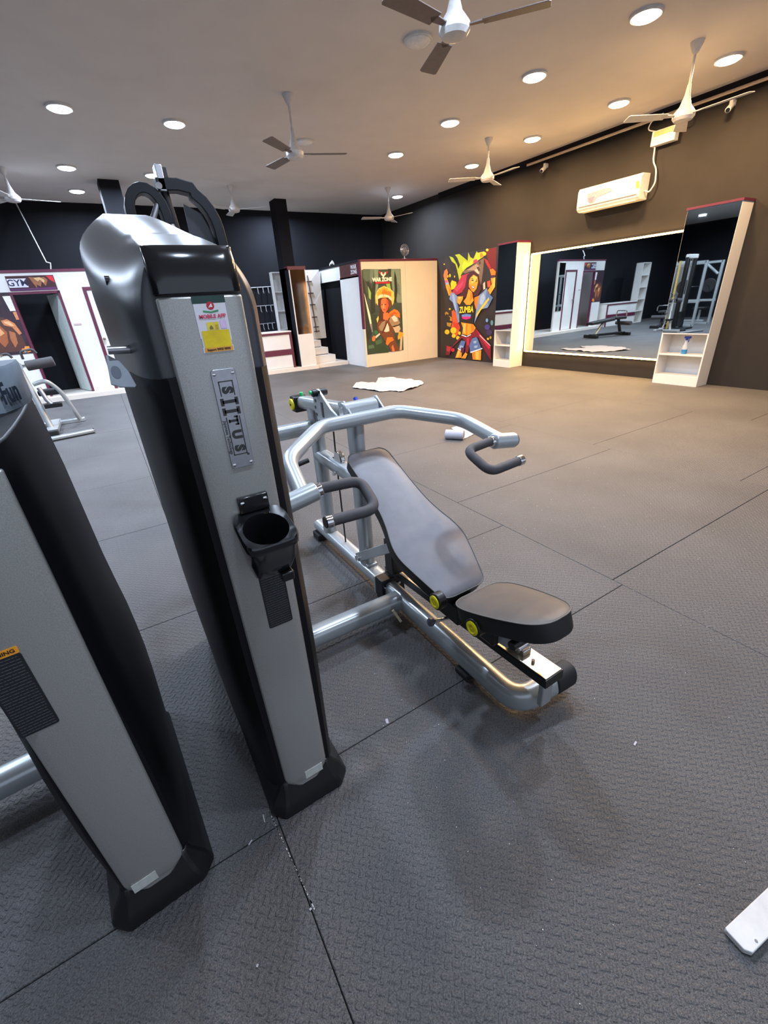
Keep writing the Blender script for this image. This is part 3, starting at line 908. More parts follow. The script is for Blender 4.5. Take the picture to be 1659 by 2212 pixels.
zg = thing('dancer_mural', 'colourful ZUMBA dancer wall graphic on the right wall beside the narrow mirror cabinet', 'wall graphic', (XD, 8.5, 0.0), world=True)
MB().box(XD, XR-0.0005, 7.47, 9.44, 0.004, 2.30).build('sheet', mat('mural_black', (40, 34, 32), 0.5, var=0.2, scale=5), zg, smooth=0)
O1, O2, O3 = (250, 150, 40), (236, 116, 24), (255, 186, 84)
HM, HD = (170, 40, 66), (66, 26, 34)
DN, DN2, DN3 = (118, 140, 176), (84, 112, 160), (150, 172, 200)
GR, GR2, YE = (170, 180, 24), (200, 206, 40), (246, 190, 30)
BL = (30, 26, 26)
CR, CR2 = (124, 24, 44), (190, 34, 60)
polys = [
    ((100, 26, 24), [(820, 130), (985, 95), (975, 460), (905, 430), (850, 260)]),
    (GR, [(280, 232), (335, 250), (400, 360), (430, 480), (470, 560), (430, 600), (405, 460), (370, 350), (318, 310)]),
    (GR, [(365, 210), (430, 198), (510, 262), (555, 300), (565, 172), (592, 242), (640, 270), (690, 155), (712, 185), (700, 280), (640, 345), (540, 405), (480, 470), (430, 560), (400, 460), (440, 360), (400, 255)]),
    (GR2, [(500, 300), (560, 330), (640, 290), (620, 350), (530, 400), (480, 440), (470, 380)]),
    (YE, [(690, 185), (800, 160), (832, 200), (780, 245), (700, 300), (655, 280)]),
    ((240, 120, 40), [(740, 190), (810, 170), (800, 230), (740, 255)]),
    ((226, 60, 96), [(640, 292), (690, 270), (705, 312), (640, 345)]),
    (YE, circ(848, 138, 20)), (YE, circ(805, 195, 28)),
    ((160, 40, 30), [(800, 260), (850, 290), (905, 400), (890, 440), (840, 360)]),
    # cap
    ((112, 92, 74), [(470, 470), (560, 420), (700, 320), (800, 255), (790, 420), (760, 640), (720, 760), (700, 560), (620, 455), (520, 490)]),
    ((160, 136, 108), [(540, 442), (690, 345), (745, 400), (725, 490), (650, 440)]),
    ((70, 54, 50), [(690, 395), (730, 385), (742, 440), (715, 470)]), ((70, 54, 50), circ(738, 330, 15, ry=26)),
    ((200, 180, 150), [(655, 440), (700, 420), (735, 490), (712, 500)]),
    # splashes left
    (YE, [(300, 640), (320, 590), (385, 615), (392, 665), (350, 720), (310, 735)]),
    (YE, circ(258, 530, 12, ry=22)), (YE, circ(292, 520, 12, ry=26)), (YE, circ(207, 350, 9)), (YE, circ(362, 535, 8, ry=16)), (YE, circ(290, 1020, 14)),
    ((226, 84, 30), [(318, 1055), (350, 1030), (380, 1080), (410, 1200), (442, 1300), (400, 1420), (330, 1420), (310, 1300), (330, 1220)]),
    ((200, 50, 30), [(330, 1210), (420, 1230), (430, 1330), (360, 1300)]),
    (YE, circ(250, 1362, 36)), (YE, circ(345, 1340, 46)), (YE, circ(434, 1380, 20, ry=26)), (YE, circ(412, 1450, 28)), (YE, circ(350, 1420, 30)),
    ((176, 130, 40), [(215, 1080), (240, 1058), (275, 1085), (262, 1110), (246, 1085), (228, 1118)]),
    ((176, 130, 40), [(270, 1120), (320, 1140), (325, 1200), (290, 1190), (300, 1150)]),
    ((176, 130, 40), [(245, 1220), (320, 1230), (300, 1290), (250, 1270)]),
    # splashes right
    ((70, 60, 130), circ(850, 1290, 40)), ((110, 160, 220), circ(846, 1188, 18, ry=28)), ((90, 140, 150), circ(920, 1225, 20, ry=40)), ((60, 44, 84), circ(880, 1370, 46)), (YE, circ(862, 1465, 16)), ((180, 140, 40), circ(900, 1445, 16, ry=22)),
    # hair
    (HM, [(470, 520), (560, 490), (640, 470), (600, 600), (540, 710), (470, 770), (400, 810), (320, 775), (400, 650)]),
    ((206, 60, 90), [(360, 720), (450, 640), (500, 600), (460, 700), (400, 760)]),
    (HD, [(550, 510), (640, 450), (720, 500), (735, 600), (700, 560), (640, 520), (590, 640), (560, 760), (530, 850), (440, 820), (520, 690)]),
    (HD, [(700, 560), (740, 600), (765, 720), (710, 820), (640, 830), (650, 740), (715, 640)]),
    # arms
    (O1, [(208, 560), (255, 565), (312, 730), (325, 790), (280, 825), (238, 700)]),
    (O2, [(280, 700), (312, 730), (325, 790), (290, 820)]),
    ((226, 110, 60), [(198, 530), (212, 450), (248, 418), (268, 470), (250, 560), (212, 565)]),
    ((190, 90, 120), [(212, 585), (256, 590), (272, 645), (232, 655)]), ((120, 160, 210), [(236, 628), (270, 622), (274, 650), (240, 658)]),
    ((226, 80, 50), [(850, 610), (900, 590), (905, 680), (860, 700)]), ((206, 180, 150), [(790, 640), (820, 610), (825, 720), (795, 730)]),
    (O1, [(905, 555), (975, 540), (968, 690), (895, 805), (862, 740), (920, 650)]),
    (O3, [(945, 560), (975, 545), (968, 680), (930, 740)]),
    (O2, [(890, 430), (935, 415), (982, 460), (975, 520), (912, 515)]),
    ((66, 40, 60), [(903, 515), (968, 512), (972, 548), (905, 560)]),
    # body
    (O1, [(575, 720), (630, 770), (640, 850), (652, 890), (600, 958), (540, 958), (498, 905), (540, 850), (560, 780)]),
    (O2, [(600, 770), (630, 770), (640, 850), (600, 900)]),
    (O1, [(408, 832), (495, 830), (482, 900), (440, 955), (400, 920)]), (O2, [(660, 850), (755, 808), (722, 960), (690, 1035), (662, 950)]),
    (O3, [(420, 840), (470, 838), (440, 880)]),
    (BL, [(500, 850), (502, 912), (540, 958), (600, 958), (652, 890), (662, 940), (690, 1042), (660, 1130), (645, 1245), (440, 1215), (430, 1100), (440, 960)]),
    ((96, 130, 190), [(472, 1105), (540, 1090), (612, 1102), (606, 1132), (474, 1134)]),
    ((216, 30, 120), [(474, 1134), (608, 1132), (600, 1160), (540, 1176), (488, 1166)]),
    (O1, [(462, 1218), (643, 1246), (682, 1300), (645, 1360), (560, 1412), (480, 1392), (492, 1300)]),
    (O2, [(540, 1240), (560, 1240), (555, 1400), (535, 1400)]), (O2, [(610, 1245), (645, 1250), (660, 1320), (620, 1370)]), (O3, [(500, 1240), (530, 1240), (525, 1380), (500, 1370)]),
    # face
    (O1, [(585, 590), (605, 550), (650, 508), (710, 540), (718, 620), (692, 720), (652, 768), (612, 742), (580, 680)]),
    (O3, [(610, 560), (660, 520), (700, 545), (690, 600), (620, 640)]),
    (O2, [(580, 640), (600, 660), (640, 740), (612, 742), (580, 690)]),
    ((60, 30, 26), [(612, 588), (636, 578), (660, 594), (634, 602)]), ((60, 30, 26), [(678, 604), (694, 596), (708, 606), (692, 614)]),
    ((60, 30, 26), [(606, 566), (636, 556), (662, 572), (634, 566)]), ((60, 30, 26), [(680, 582), (700, 576), (712, 588)]),
    ((190, 30, 40), [(618, 672), (650, 676), (672, 690), (655, 716), (630, 704)]), ((255, 246, 238), [(625, 678), (665, 690), (652, 706), (634, 698)]),
    # jacket
    (DN, [(308, 790), (345, 768), (412, 830), (400, 905), (432, 1000), (440, 1210), (418, 1228), (388, 1080), (340, 920), (288, 872)]),
    (DN3, [(330, 800), (360, 800), (380, 900), (400, 1040), (380, 1040), (350, 920)]), (DN2, [(395, 900), (430, 1000), (436, 1100), (410, 1100)]),
    (DN, [(738, 812), (790, 770), (850, 705), (882, 790), (942, 850), (862, 1000), (770, 1022), (718, 1110), (660, 1240), (690, 1040)]),
    (DN2, [(850, 720), (882, 790), (942, 850), (880, 960), (830, 860)]), (DN3, [(760, 830), (800, 780), (830, 850), (780, 960), (740, 940)]),
    (YE, [(780, 970), (880, 845), (885, 880), (840, 940), (760, 1040), (690, 1150), (700, 1090)]),
    # tied shirt, shorts, legs
    (O1, [(430, 1600), (482, 1640), (470, 1745), (378, 1748)]), (O1, [(530, 1665), (562, 1690), (532, 1758), (468, 1752)]), (O1, [(628, 1655), (768, 1632), (760, 1782), (640, 1772)]),
    (O3, [(680, 1660), (730, 1650), (725, 1775), (690, 1772)]), (O2, [(640, 1660), (670, 1660), (665, 1770), (642, 1770)]), (O3, [(420, 1640), (450, 1650), (420, 1740), (395, 1742)]),
    (DN2, [(598, 1470), (702, 1430), (762, 1592), (782, 1602), (602, 1665), (588, 1560)]), (DN3, [(650, 1500), (700, 1490), (690, 1530), (655, 1530)]), (DN3, [(660, 1570), (716, 1560), (700, 1600), (665, 1600)]),
    (DN2, [(468, 1490), (532, 1500), (490, 1645), (418, 1604)]), (DN3, [(450, 1560), (500, 1570), (488, 1620), (440, 1600)]),
    ((240, 236, 236), [(420, 1600), (490, 1640), (485, 1652), (415, 1612)]), ((240, 236, 236), [(600, 1660), (785, 1600), (785, 1614), (610, 1675)]),
    (CR, [(478, 1402), (560, 1432), (640, 1372), (690, 1310), (765, 1400), (912, 1560), (912, 1785), (820, 1640), (722, 1440), (640, 1440), (596, 1540), (572, 1665), (528, 1665), (540, 1510), (480, 1450), (335, 1590), (292, 1705), (238, 1705), (248, 1560), (332, 1580)]),
    (CR2, [(700, 1330), (800, 1450), (905, 1590), (880, 1620), (760, 1450)]), (CR2, [(255, 1570), (320, 1590), (290, 1660), (250, 1640)]), (CR2, [(550, 1450), (590, 1450), (580, 1560), (555, 1560)]),
    ((190, 34, 60), circ(345, 1630, 28)), ((80, 30, 70), [(470, 1590), (520, 1600), (500, 1690), (460, 1660)]),
    ((230, 226, 230), [(478, 1400), (552, 1425), (548, 1440), (472, 1412)]), ((230, 226, 230), [(560, 1420), (612, 1392), (616, 1404), (562, 1434)]),
    ((240, 220, 220), [(748, 1405), (905, 1560), (905, 1572), (742, 1412)]),
]
art('print', polys, pd, (-1, 0, 0), zg)
c0 = pd(543, 1032)
text_into(MB(), 'ZUMBA', frame(c0 + Vector((-0.024, 0, 0)), (0, -1, 0.02), (0, 0, 1)), 0.185, bold=0.005, sx=0.78, shear=0.12).build('lettering', flat((240, 214, 40)), zg, smooth=0)

# ------------------------------------------------------------------ big mirror with its light strip
mr_ = thing('wall_mirror', 'large wall mirror framed by a glowing warm light strip on the right wall', 'mirror', (XR, 5.2, 0.31), world=True)
MB().box(XR-0.022, XR-0.001, 3.80, 6.63, 0.285, 2.085).build('backing', M_black, mr_, smooth=0)
MB().box(XR-0.030, XR-0.022, 3.83, 6.58, 0.325, 2.045).build('glass', M_mirror, mr_, smooth=0)
ml = bpy.data.materials.new('led_warm')
ml.use_nodes = True
b = ml.node_tree.nodes['Principled BSDF']
b.inputs['Base Color'].default_value = (0.9, 0.8, 0.6, 1)
b.inputs['Emission Color'].default_value = (1.0, 0.56, 0.15, 1)
b.inputs['Emission Strength'].default_value = LED_STRENGTH
MATS['led_warm'] = ml
xl = XR-0.034
for pts in (((xl, 3.82, 2.06), (xl, 6.605, 2.06)), ((xl, 6.605, 2.06), (xl, 6.605, 0.305)), ((xl, 6.605, 0.305), (xl, 3.82, 0.305)), ((xl, 3.82, 0.305), (xl, 3.82, 2.06))):
    MB().tube(pts, 0.013, seg=10).build('light_strip', ml, mr_)


def mirror_cabinet(label, y0, y1, xf):
    t = thing('mirror_cabinet', label, 'cabinet', ((xf+XR)/2, (y0+y1)/2, 0), world=True)
    k = 0.018
    H = 2.27
    zm = 0.735
    MB().box(xf, XR, y0, y0+k, 0, H).build('side_panel', M_white, t, smooth=0, bevel=0.001)
    MB().box(xf, XR, y1-k, y1, 0, H).build('side_panel', M_white, t, smooth=0, bevel=0.001)
    MB().box(XR-k, XR-0.001, y0+k, y1-k, 0, H).build('back_panel', M_white, t, smooth=0)
    MB().box(xf-0.012, XR, y0-0.012, y1+0.012, H, H+0.028).build('top_edging', M_maroon, t, smooth=0)
    MB().box(xf, XR-k, y0+k, y1-k, 0.0, 0.135).build('plinth', M_white, t, smooth=0)
    MB().box(xf+0.004, XR-k, y0+k, y1-k, 0.42, 0.42+k).build('shelf_board', M_white, t, smooth=0)
    MB().box(xf+0.002, XR-k, y0+k, y1-k, zm-k, zm).build('shelf_board', M_white, t, smooth=0)
    MB().box(xf+0.006, xf+0.022, y0+k, y1-k, zm, H).build('door_board', M_white, t, smooth=0)
    MB().box(xf-0.004, xf+0.006, y0+0.004, y1-0.004, zm+0.004, H-0.004).build('mirror_panel', M_mirror, t, smooth=0)
    return t


mirror_cabinet('narrow tall mirror cabinet with open shelves between the dancer mural and the big mirror', 6.68, 7.16, 7.19)
mirror_cabinet('wider tall mirror cabinet with open shelves at the right end of the lit mirror', 3.10, 3.74, 7.26)

# spray bottle in the right cabinet
bq = P(1476, 766, 0, 7.36)
sb_ = thing('spray_bottle', 'clear spray bottle with blue trigger on the upper shelf of the right cabinet', 'bottle', (7.36, bq.y, 0.4385))
gl = mat('clear_bottle', (226, 232, 236), 0.15)
gl.node_tree.nodes['Principled BSDF'].inputs['Alpha'].default_value = 0.55
MB().lathe([(0, 0.062), (0.036, 0.062), (0.034, 0.10), (0.016, 0.15), (0.014, 0.20), (0, 0.20)], seg=18).build('body', gl, sb_)
MB().lathe([(0, 0), (0.034, 0.0), (0.037, 0.008), (0.037, 0.062), (0, 0.062)], seg=18).build('liquid', mat('blue_liquid', (40, 130, 190), 0.2), sb_)
MB().box(-0.018, 0.018, -0.05, 0.03, 0.215, 0.245).cyl((0, 0, 0.19), (0, 0, 0.22), 0.017).box(-0.006, 0.006, -0.035, -0.025, 0.165, 0.22).build('trigger', mat('blue_trigger', (40, 60, 150), 0.4), sb_, bevel=0.003)

# ------------------------------------------------------------------ air conditioner and its wiring
ac = thing('air_conditioner', 'white split air conditioner on the right wall above the lit mirror', 'air conditioner', (XR, 5.05, 2.55), world=True)
x0 = 7.335
prof = [(XR-0.001, 2.545), (x0+0.05, 2.545), (x0+0.012, 2.575), (x0, 2.63), (x0+0.004, 2.82), (x0+0.03, 2.865), (XR-0.001, 2.872)]
m_ = MB()
m_.loft([[(x, yy, z) for x, z in prof] for yy in (4.525, 5.575)])
m_.build('body', M_whitepl, ac, bevel=0.008, seg=2)
MB().box(x0+0.012, x0+0.06, 4.58, 5.52, 2.535, 2.545).build('louver', M_whitepl, ac, bevel=0.003)
MB().box(x0-0.004, x0+0.001, 4.56, 5.54, 2.612, 2.618).build('seam', mat('shadow_gap', (150, 146, 140), 0.6), ac, smooth=0)
fp = lambda u, v: P(u, v, 0, x0-0.002)
art('sticker', [((150, 142, 158), [(1268, 420), (1300, 408), (1318, 405), (1322, 412), (1290, 426), (1284, 436), (1276, 440), (1268, 436)]),
                ((120, 116, 140), [(1270, 428), (1284, 424), (1280, 438), (1272, 438)]),
                ((140, 150, 190), [(1357, 402), (1366, 394), (1372, 400), (1362, 409)]),
                ((232, 208, 60), [(1374, 392), (1381, 390), (1381, 405), (1374, 407)])], fp, (-1, 0, 0), ac)
jb = thing('junction_box', 'white electrical box high on the wall above the air conditioner', 'electrical box', (XR-0.05, 4.38, 3.16), world=True)
MB().box(XR-0.10, XR-0.002, 4.22, 4.55, 3.165, 3.335).build('case', M_whitepl, jb, bevel=0.006)
MB().box(XR-0.104, XR-0.100, 4.26, 4.52, 3.27, 3.325).build('lit_top_strip', mat('warm_light_orange', (236, 168, 96), 0.4), jb, smooth=0)  # warm lamplight on the box's top, painted as an orange strip
cw = MB()
cw.tube([(7.50, 4.50, 3.17), (7.50, 4.49, 2.99), (7.51, 4.43, 2.90), (7.50, 4.40, 2.72), (7.48, 4.46, 2.62), (7.45, 4.512, 2.65)], 0.010, bend=0.06, seg=8)
one(cw, 'power_cable', M_whitepl, 'white cable hanging from the electrical box to the air conditioner', 'cable')
cw = MB()
cw.tube([(7.50, 4.50, 3.33), (7.44, 4.62, 3.37), (7.42, 4.56, 3.46), (7.40, 4.40, 3.49)], 0.007, bend=0.06, seg=8)
one(cw, 'loop_cable', M_whitepl, 'pale loop of wire at the left side of the electrical box', 'cable')
cw = MB()
cw.tube([(7.50, 4.24, 3.30), (7.44, 4.12, 3.30), (7.42, 4.12, 3.40), (7.44, 4.20, 3.47)], 0.007, bend=0.06, seg=8)
one(cw, 'loop_cable', M_whitepl, 'pale loop of wire at the right side of the electrical box', 'cable')


def camera_dome(p, label):
    t = thing('security_camera', label, 'camera', p, world=True)
    p = Vector(p)
    MB().box(p.x-0.01, XR-0.001, p.y-0.02, p.y+0.02, p.z+0.03, p.z+0.09).build('bracket', M_whitepl, t, bevel=0.004)
    MB().cyl(p+Vector((-0.09, -0.02, -0.03)), p+Vector((0.03, 0.0, 0.04)), 0.032, seg=16).build('housing', M_whitepl, t, bevel=0.004)
    MB().cyl(p+Vector((-0.094, -0.021, -0.033)), p+Vector((-0.088, -0.02, -0.03)), 0.024, seg=14).build('lens', M_gloss, t)


camera_dome((7.48, 6.44, 3.33), 'small white security camera under the far end of the ceiling pipe')
camera_dome((7.48, 3.60, 3.31), 'small white security camera at the far right under the pipe')
# ------------------------------------------------------------------ weight towers
def lerp_tab(tab, x):
    if x <= tab[0][0]:
        return tab[0][1]
    for (a, fa), (b, fb) in zip(tab, tab[1:]):
        if x <= b:
            return fa+(fb-fa)*(x-a)/(b-a)
    return tab[-1][1]


PLAN = [(0.018, 0.086), (0.035, 0.097), (0.06, 0.110), (0.10, 0.120), (0.2, 0.131), (0.35, 0.142), (0.5, 0.147), (0.66, 0.148), (0.98, 0.141)]


def shell(mb, ys, zb, zt, hw, nz=8):
    """closed body: two curved flanks at x = +-hw(y, z) between heights zb(y) and zt(y)"""
    def col(y, s):
        return [(s*hw(y, zb(y)+(zt(y)-zb(y))*k/nz), y, zb(y)+(zt(y)-zb(y))*k/nz) for k in range(nz+1)]
    rings = []
    for y in ys:
        L, R = col(y, -1), col(y, 1)
        rings.append(L + R[::-1])
    return mb.loft(rings)


def tower(t, dx=0.0, hwid=0.0725, top=True, H=1.43, tag_x=0.02, shroud_top=None, width=None, depth=0.66):
    """parts of a selector tower; local frame: x across the front panel, +y to the rear, z up"""
    def add(mb, name, m, par=None, **k):
        mb.bm.transform(Matrix.Translation((dx, 0, 0)))
        return mb.build(name, m, par or t, **k)
    # base foot, flared at the floor
    fb = MB()
    def footring(hx, y0, ch, z):
        return [(-hx, depth-0.04, z), (-hx, y0+ch, z), (-hx+ch, y0, z), (hx-ch, y0, z), (hx, y0+ch, z), (hx, depth-0.04, z)]
    fb.loft([footring(0.128, -0.022, 0.035, 0.0), footring(0.128, -0.022, 0.035, 0.018), footring(0.114, -0.012, 0.034, 0.048), footring(0.092, 0.004, 0.02, 0.085), footring(0.082, 0.012, 0.012, 0.11)])
    add(fb, 'base_foot', M_blackpl, bevel=0.006)
    # front panel with bevelled sides and rounded foot corners
    rings = []
    for z in (0.078, 0.083, 0.092, 0.106, 0.125, 0.4, 0.8, H):
        s = hwid*(0.925+0.075*z/1.43)
        r = max(0.0, (0.125-z)/0.047)
        s *= math.sqrt(max(0.0, 1-r*r*0.72))
        b = s*0.66
        rings.append([(-s, 0.032, z), (-s, 0.012, z), (-b, 0.0, z), (b, 0.0, z), (s, 0.012, z), (s, 0.032, z)])
    add(MB().loft(rings), 'front_panel', M_panel, bevel=0.004, seg=2, smooth=30)
    zt = shroud_top or H-0.13
    ztab = width or [(0, 0.90), (0.5, 1.0), (1.3, 1.0)]

    def hw(y, z):
        return lerp_tab(PLAN, y)*lerp_tab(ztab, z)
    ys = [0.018, 0.026, 0.035, 0.047, 0.06, 0.08, 0.1, 0.15, 0.2, 0.28, 0.36, 0.46, 0.58, 0.66] + ([0.76, 0.87, 0.95, depth] if depth > 0.7 else [])
    sh = MB()
    shell(sh, ys, lambda y: 0.03, lambda y: zt, hw, 12)
    add(sh, 'shroud', mat('shroud_black', (15, 15, 17), 0.5, var=0.06, bump=0.05, bscale=400, spec=0.22), bevel=0.004 if shroud_top else 0, seg=2, smooth=45)
    add(MB().box(tag_x-0.028, tag_x+0.028, -0.0015, 0.001, 0.098, 0.130), 'blank_tag', mat('pale_tag', (196, 198, 190), 0.45, var=0.1, scale=90), smooth=0)
    return add


T1 = thing('multi_press_machine', 'grey multi press machine with angled padded bench, press arms and graphite weight tower', 'gym machine', (0.17, 0.865, 0))
add = tower(T1, depth=0.98)
# upper cap: two cheeks, domed top
ZT = [(0.018, 1.498), (0.085, 1.515), (0.2, 1.543), (0.355, 1.576), (0.55, 1.620), (0.75, 1.664), (0.87, 1.688), (0.93, 1.694), (0.98, 1.688)]
cap = MB()


def caphw(y, z):
    w_ = lerp_tab(PLAN, y)
    front = max(0.0, 1-(y-0.018)/0.25)
    k = max(0.0, min(1.0, (lerp_tab(ZT, y)-z)/0.105))
    return w_*(1.0+0.03*(1-front)*min(1, max(0, (z-1.3)/0.15))) * (1-(1-k)**2.0*(0.61-0.23*front))


ysc = [0.028, 0.035, 0.047, 0.06, 0.08, 0.10, 0.14, 0.19, 0.25, 0.31, 0.38, 0.45, 0.52, 0.59, 0.66, 0.73, 0.80, 0.87, 0.93, 0.965, 0.98]
shell(cap, ysc, lambda y: 1.293, lambda y: lerp_tab(ZT, y), caphw, 22)
add(cap, 'cap', M_cap, bevel=0.006, seg=2, smooth=50)
# bolt hole in the left cheek
add(MB().cyl((-caphw(0.2, 1.470)-0.003, 0.20, 1.470), (-caphw(0.2, 1.470)+0.012, 0.20, 1.470), 0.0085, seg=14), 'bolt_hole', M_gloss)
# glossy visor between panel and cap
rings = []
for x, back in ((-0.0735, 0.014), (-0.066, 0.006), (-0.05, 0.0), (0.0, -0.002), (0.05, 0.0), (0.066, 0.006), (0.0735, 0.014)):
    rings.append([(x, y+back*(1 if y < 0.02 else 0.3), z) for y, z in ((0.0, 1.432), (0.0005, 1.446), (0.0022, 1.460), (0.0052, 1.473), (0.0098, 1.486), (0.016, 1.496), (0.026, 1.506), (0.034, 1.509), (0.036, 1.432))])
add(MB().loft(rings), 'visor', M_gloss, bevel=0.003, seg=2, smooth=50)

FP = lambda x, z: (x-0.17, z)          # world x of the panel front to local


def plate(x0, x1, z0, z1, r, y0, y1):
    m_ = MB()
    m_.prism(rrect(x0, x1, z0, z1, r), y0-y1, Matrix(((1, 0, 0, 0), (0, 0, -1, y0), (0, 1, 0, 0), (0, 0, 0, 1))))
    return m_


# steel name plate with riveted corners; the name runs downward
NP = add(plate(-0.0155, 0.0295, 1.116, 1.308, 0.006, -0.0005, -0.0035), 'name_plate', M_steel, bevel=0.0008, smooth=30)
dark_ink = mat('engraved_dark', (52, 52, 50), 0.6)


def pf_(s, c):      # s: down from the plate's top (0..1), c: across, 0 = plate centre, + = right
    return Vector((0.007+c, -0.0037, 1.308-0.192*s))


def MS(s, c=0.0):
    return frame(pf_(s, c), (0, 0, -1), (1, 0, 0))


nb = MB()
for ch, s, size in (('S', 0.20, 0.026), ('U', 0.645, 0.024), ('S', 0.79, 0.026)):
    text_into(nb, ch, MS(s), size, 0.0002, bold=0.0017)
def bar(s0, s1, c0, c1):
    nb.sheet([(-c0, s0), (-c0, s1), (-c1, s1), (-c1, s0)], Matrix(((-1, 0, 0, 0.007), (0, 0, 0, -0.0039), (0, -0.192, 0, 1.308), (0, 0, 0, 1))))
for s in (0.31, 0.405):
    bar(s-0.016, s+0.016, -0.013, 0.013)
    for c in (-0.0135, 0.0135):
        bar(s-0.037, s+0.037, c-0.0032, c+0.0032)
bar(0.49, 0.515, -0.0085, 0.0085)
bar(0.455, 0.55, 0.0055, 0.0095)
bar(0.455, 0.472, 0.002, 0.0095)
bar(0.533, 0.55, 0.002, 0.0095)
bar(0.485, 0.52, -0.0095, -0.0065)
for c in (-0.0125, 0.0125):
    bar(0.115, 0.255, c-0.001, c+0.001)
    bar(0.46, 0.86, c-0.001, c+0.001)
bar(0.11, 0.12, -0.0135, 0.0135)
bar(0.85, 0.86, -0.0135, 0.0135)
nb.build('lettering', dark_ink, NP, smooth=0)
sm = MB()
text_into(sm, 'Japanese Technology', MS(0.665, -0.0168), 0.0086, 0.0002, bold=0.0002, sx=0.93)
sm.build('small_lettering', dark_ink, NP, smooth=0)
MB().cyl((0.0215, -0.0035, 1.141), (0.0215, -0.0040, 1.141), 0.0024, seg=12).build('registered_mark', dark_ink, NP, smooth=0)
for x, z in ((-0.010, 1.300), (0.024, 1.300), (-0.010, 1.124), (0.024, 1.124)):
    MB().lathe([(0, 0), (0.0036, 0), (0.0034, 0.0014), (0.002, 0.0022), (0.0, 0.0022)], (x, -0.0035, z), (0, -1, 0), 12).build('rivet', M_chrome, NP)

# app sticker
STK = MB()
STK.prism([(-0.018, 1.338), (0.036, 1.338), (0.036, 1.348), (0.0345, 1.348), (0.0345, 1.356), (0.036, 1.356), (0.036, 1.4285), (-0.018, 1.4285), (-0.018, 1.362), (-0.0165, 1.362), (-0.0165, 1.347), (-0.018, 1.347)], 0.0006, Matrix(((1, 0, 0, 0), (0, 0, -1, -0.0003), (0, 1, 0, 0), (0, 0, 0, 1))))
SO = add(STK, 'app_sticker', mat('sticker_white', (226, 224, 226), 0.35, var=0.01), smooth=0)
R_ = lambda x0, x1, z0, z1: [(x0, z0), (x1, z0), (x1, z1), (x0, z1)]
cx_ = 0.009
polys = [((34, 66, 60), R_(-0.019, 0.037, 1.4175, 1.4290)),
         ((196, 40, 58), circ(cx_+0.001, 1.4135, 0.0066, 20)),
         ((240, 236, 236), [(cx_-0.003, 1.4105), (cx_+0.0045, 1.4115), (cx_+0.003, 1.4175)]),
         ((196, 40, 58), [(cx_-0.001, 1.4105), (cx_+0.001, 1.4110), (cx_+0.001, 1.4125)]),
         ((70, 150, 100), [(cx_-0.013, 1.4040), (cx_, 1.4018), (cx_+0.013, 1.4040), (cx_+0.013, 1.4068), (cx_, 1.4046), (cx_-0.013, 1.4068)]),
         ((246, 214, 70), R_(-0.003, 0.018, 1.3745, 1.3875)),
         ((224, 196, 230), R_(0.0205, 0.0315, 1.376, 1.390)),
         ((244, 208, 20), R_(-0.0140, 0.0335, 1.3460, 1.3740)),
         ((240, 168, 60), R_(-0.0155, 0.0345, 1.3385, 1.3460)),
         ((140, 124, 60), [(0.001, 1.376), (0.007, 1.376), (0.007, 1.379), (0.004, 1.383), (0.001, 1.379)]),
         ((210, 176, 60), [(0.011, 1.376), (0.016, 1.376), (0.016, 1.383), (0.011, 1.383)])]
art('print', polys, lambda u, v: Vector((u, -0.0010, v)), (0, -1, 0), SO, step=0.00006)
tb = MB()
text_into(tb, 'MOBILE APP', frame((cx_+0.001, -0.0018, 1.3965), (1, 0, 0), (0, 0, 1)), 0.0085, 0.0001, bold=0.0003)
tb.build('lettering', flat((216, 60, 90)), SO, smooth=0)
tb = MB()
text_into(tb, 'Support: 90920 98900', frame((cx_+0.0005, -0.0018, 1.3422), (1, 0, 0), (0, 0, 1)), 0.0052, 0.0001, bold=0.0002, sx=0.88)
tb.build('small_lettering', flat((70, 40, 30)), SO, smooth=0)

# warning label: black sheet of fine print rows
def warning_label(par, dx, x0, x1, z0, z1, rows):
    m_ = plate(x0, x1, z0, z1, 0.005, -0.0004, -0.0012)
    m_.bm.transform(Matrix.Translation((dx, 0, 0)))
    o = m_.build('warning_label', mat('label_black', (26, 27, 30), 0.5), par, smooth=0)
    pr = MB()
    rr = random.Random(3)
    for k in range(rows):
        z = z1-0.006-(z1-z0-0.012)*k/(rows-1)
        x = x0+0.004
        while x < x1-0.006:
            L_ = rr.uniform(0.003, 0.012)
            pr.sheet([(x, z-0.0008), (min(x+L_, x1-0.004), z-0.0008), (min(x+L_, x1-0.004), z+0.0008), (x, z+0.0008)], Matrix(((1, 0, 0, dx), (0, 0, -1, -0.0014), (0, 1, 0, 0), (0, 0, 0, 1))))
            x += L_+0.0012
    pr.build('fine_print', mat('label_print', (84, 86, 90), 0.6), o, smooth=0)
    return o


warning_label(T1, 0, -0.014, 0.046, 0.697, 0.90, 30)

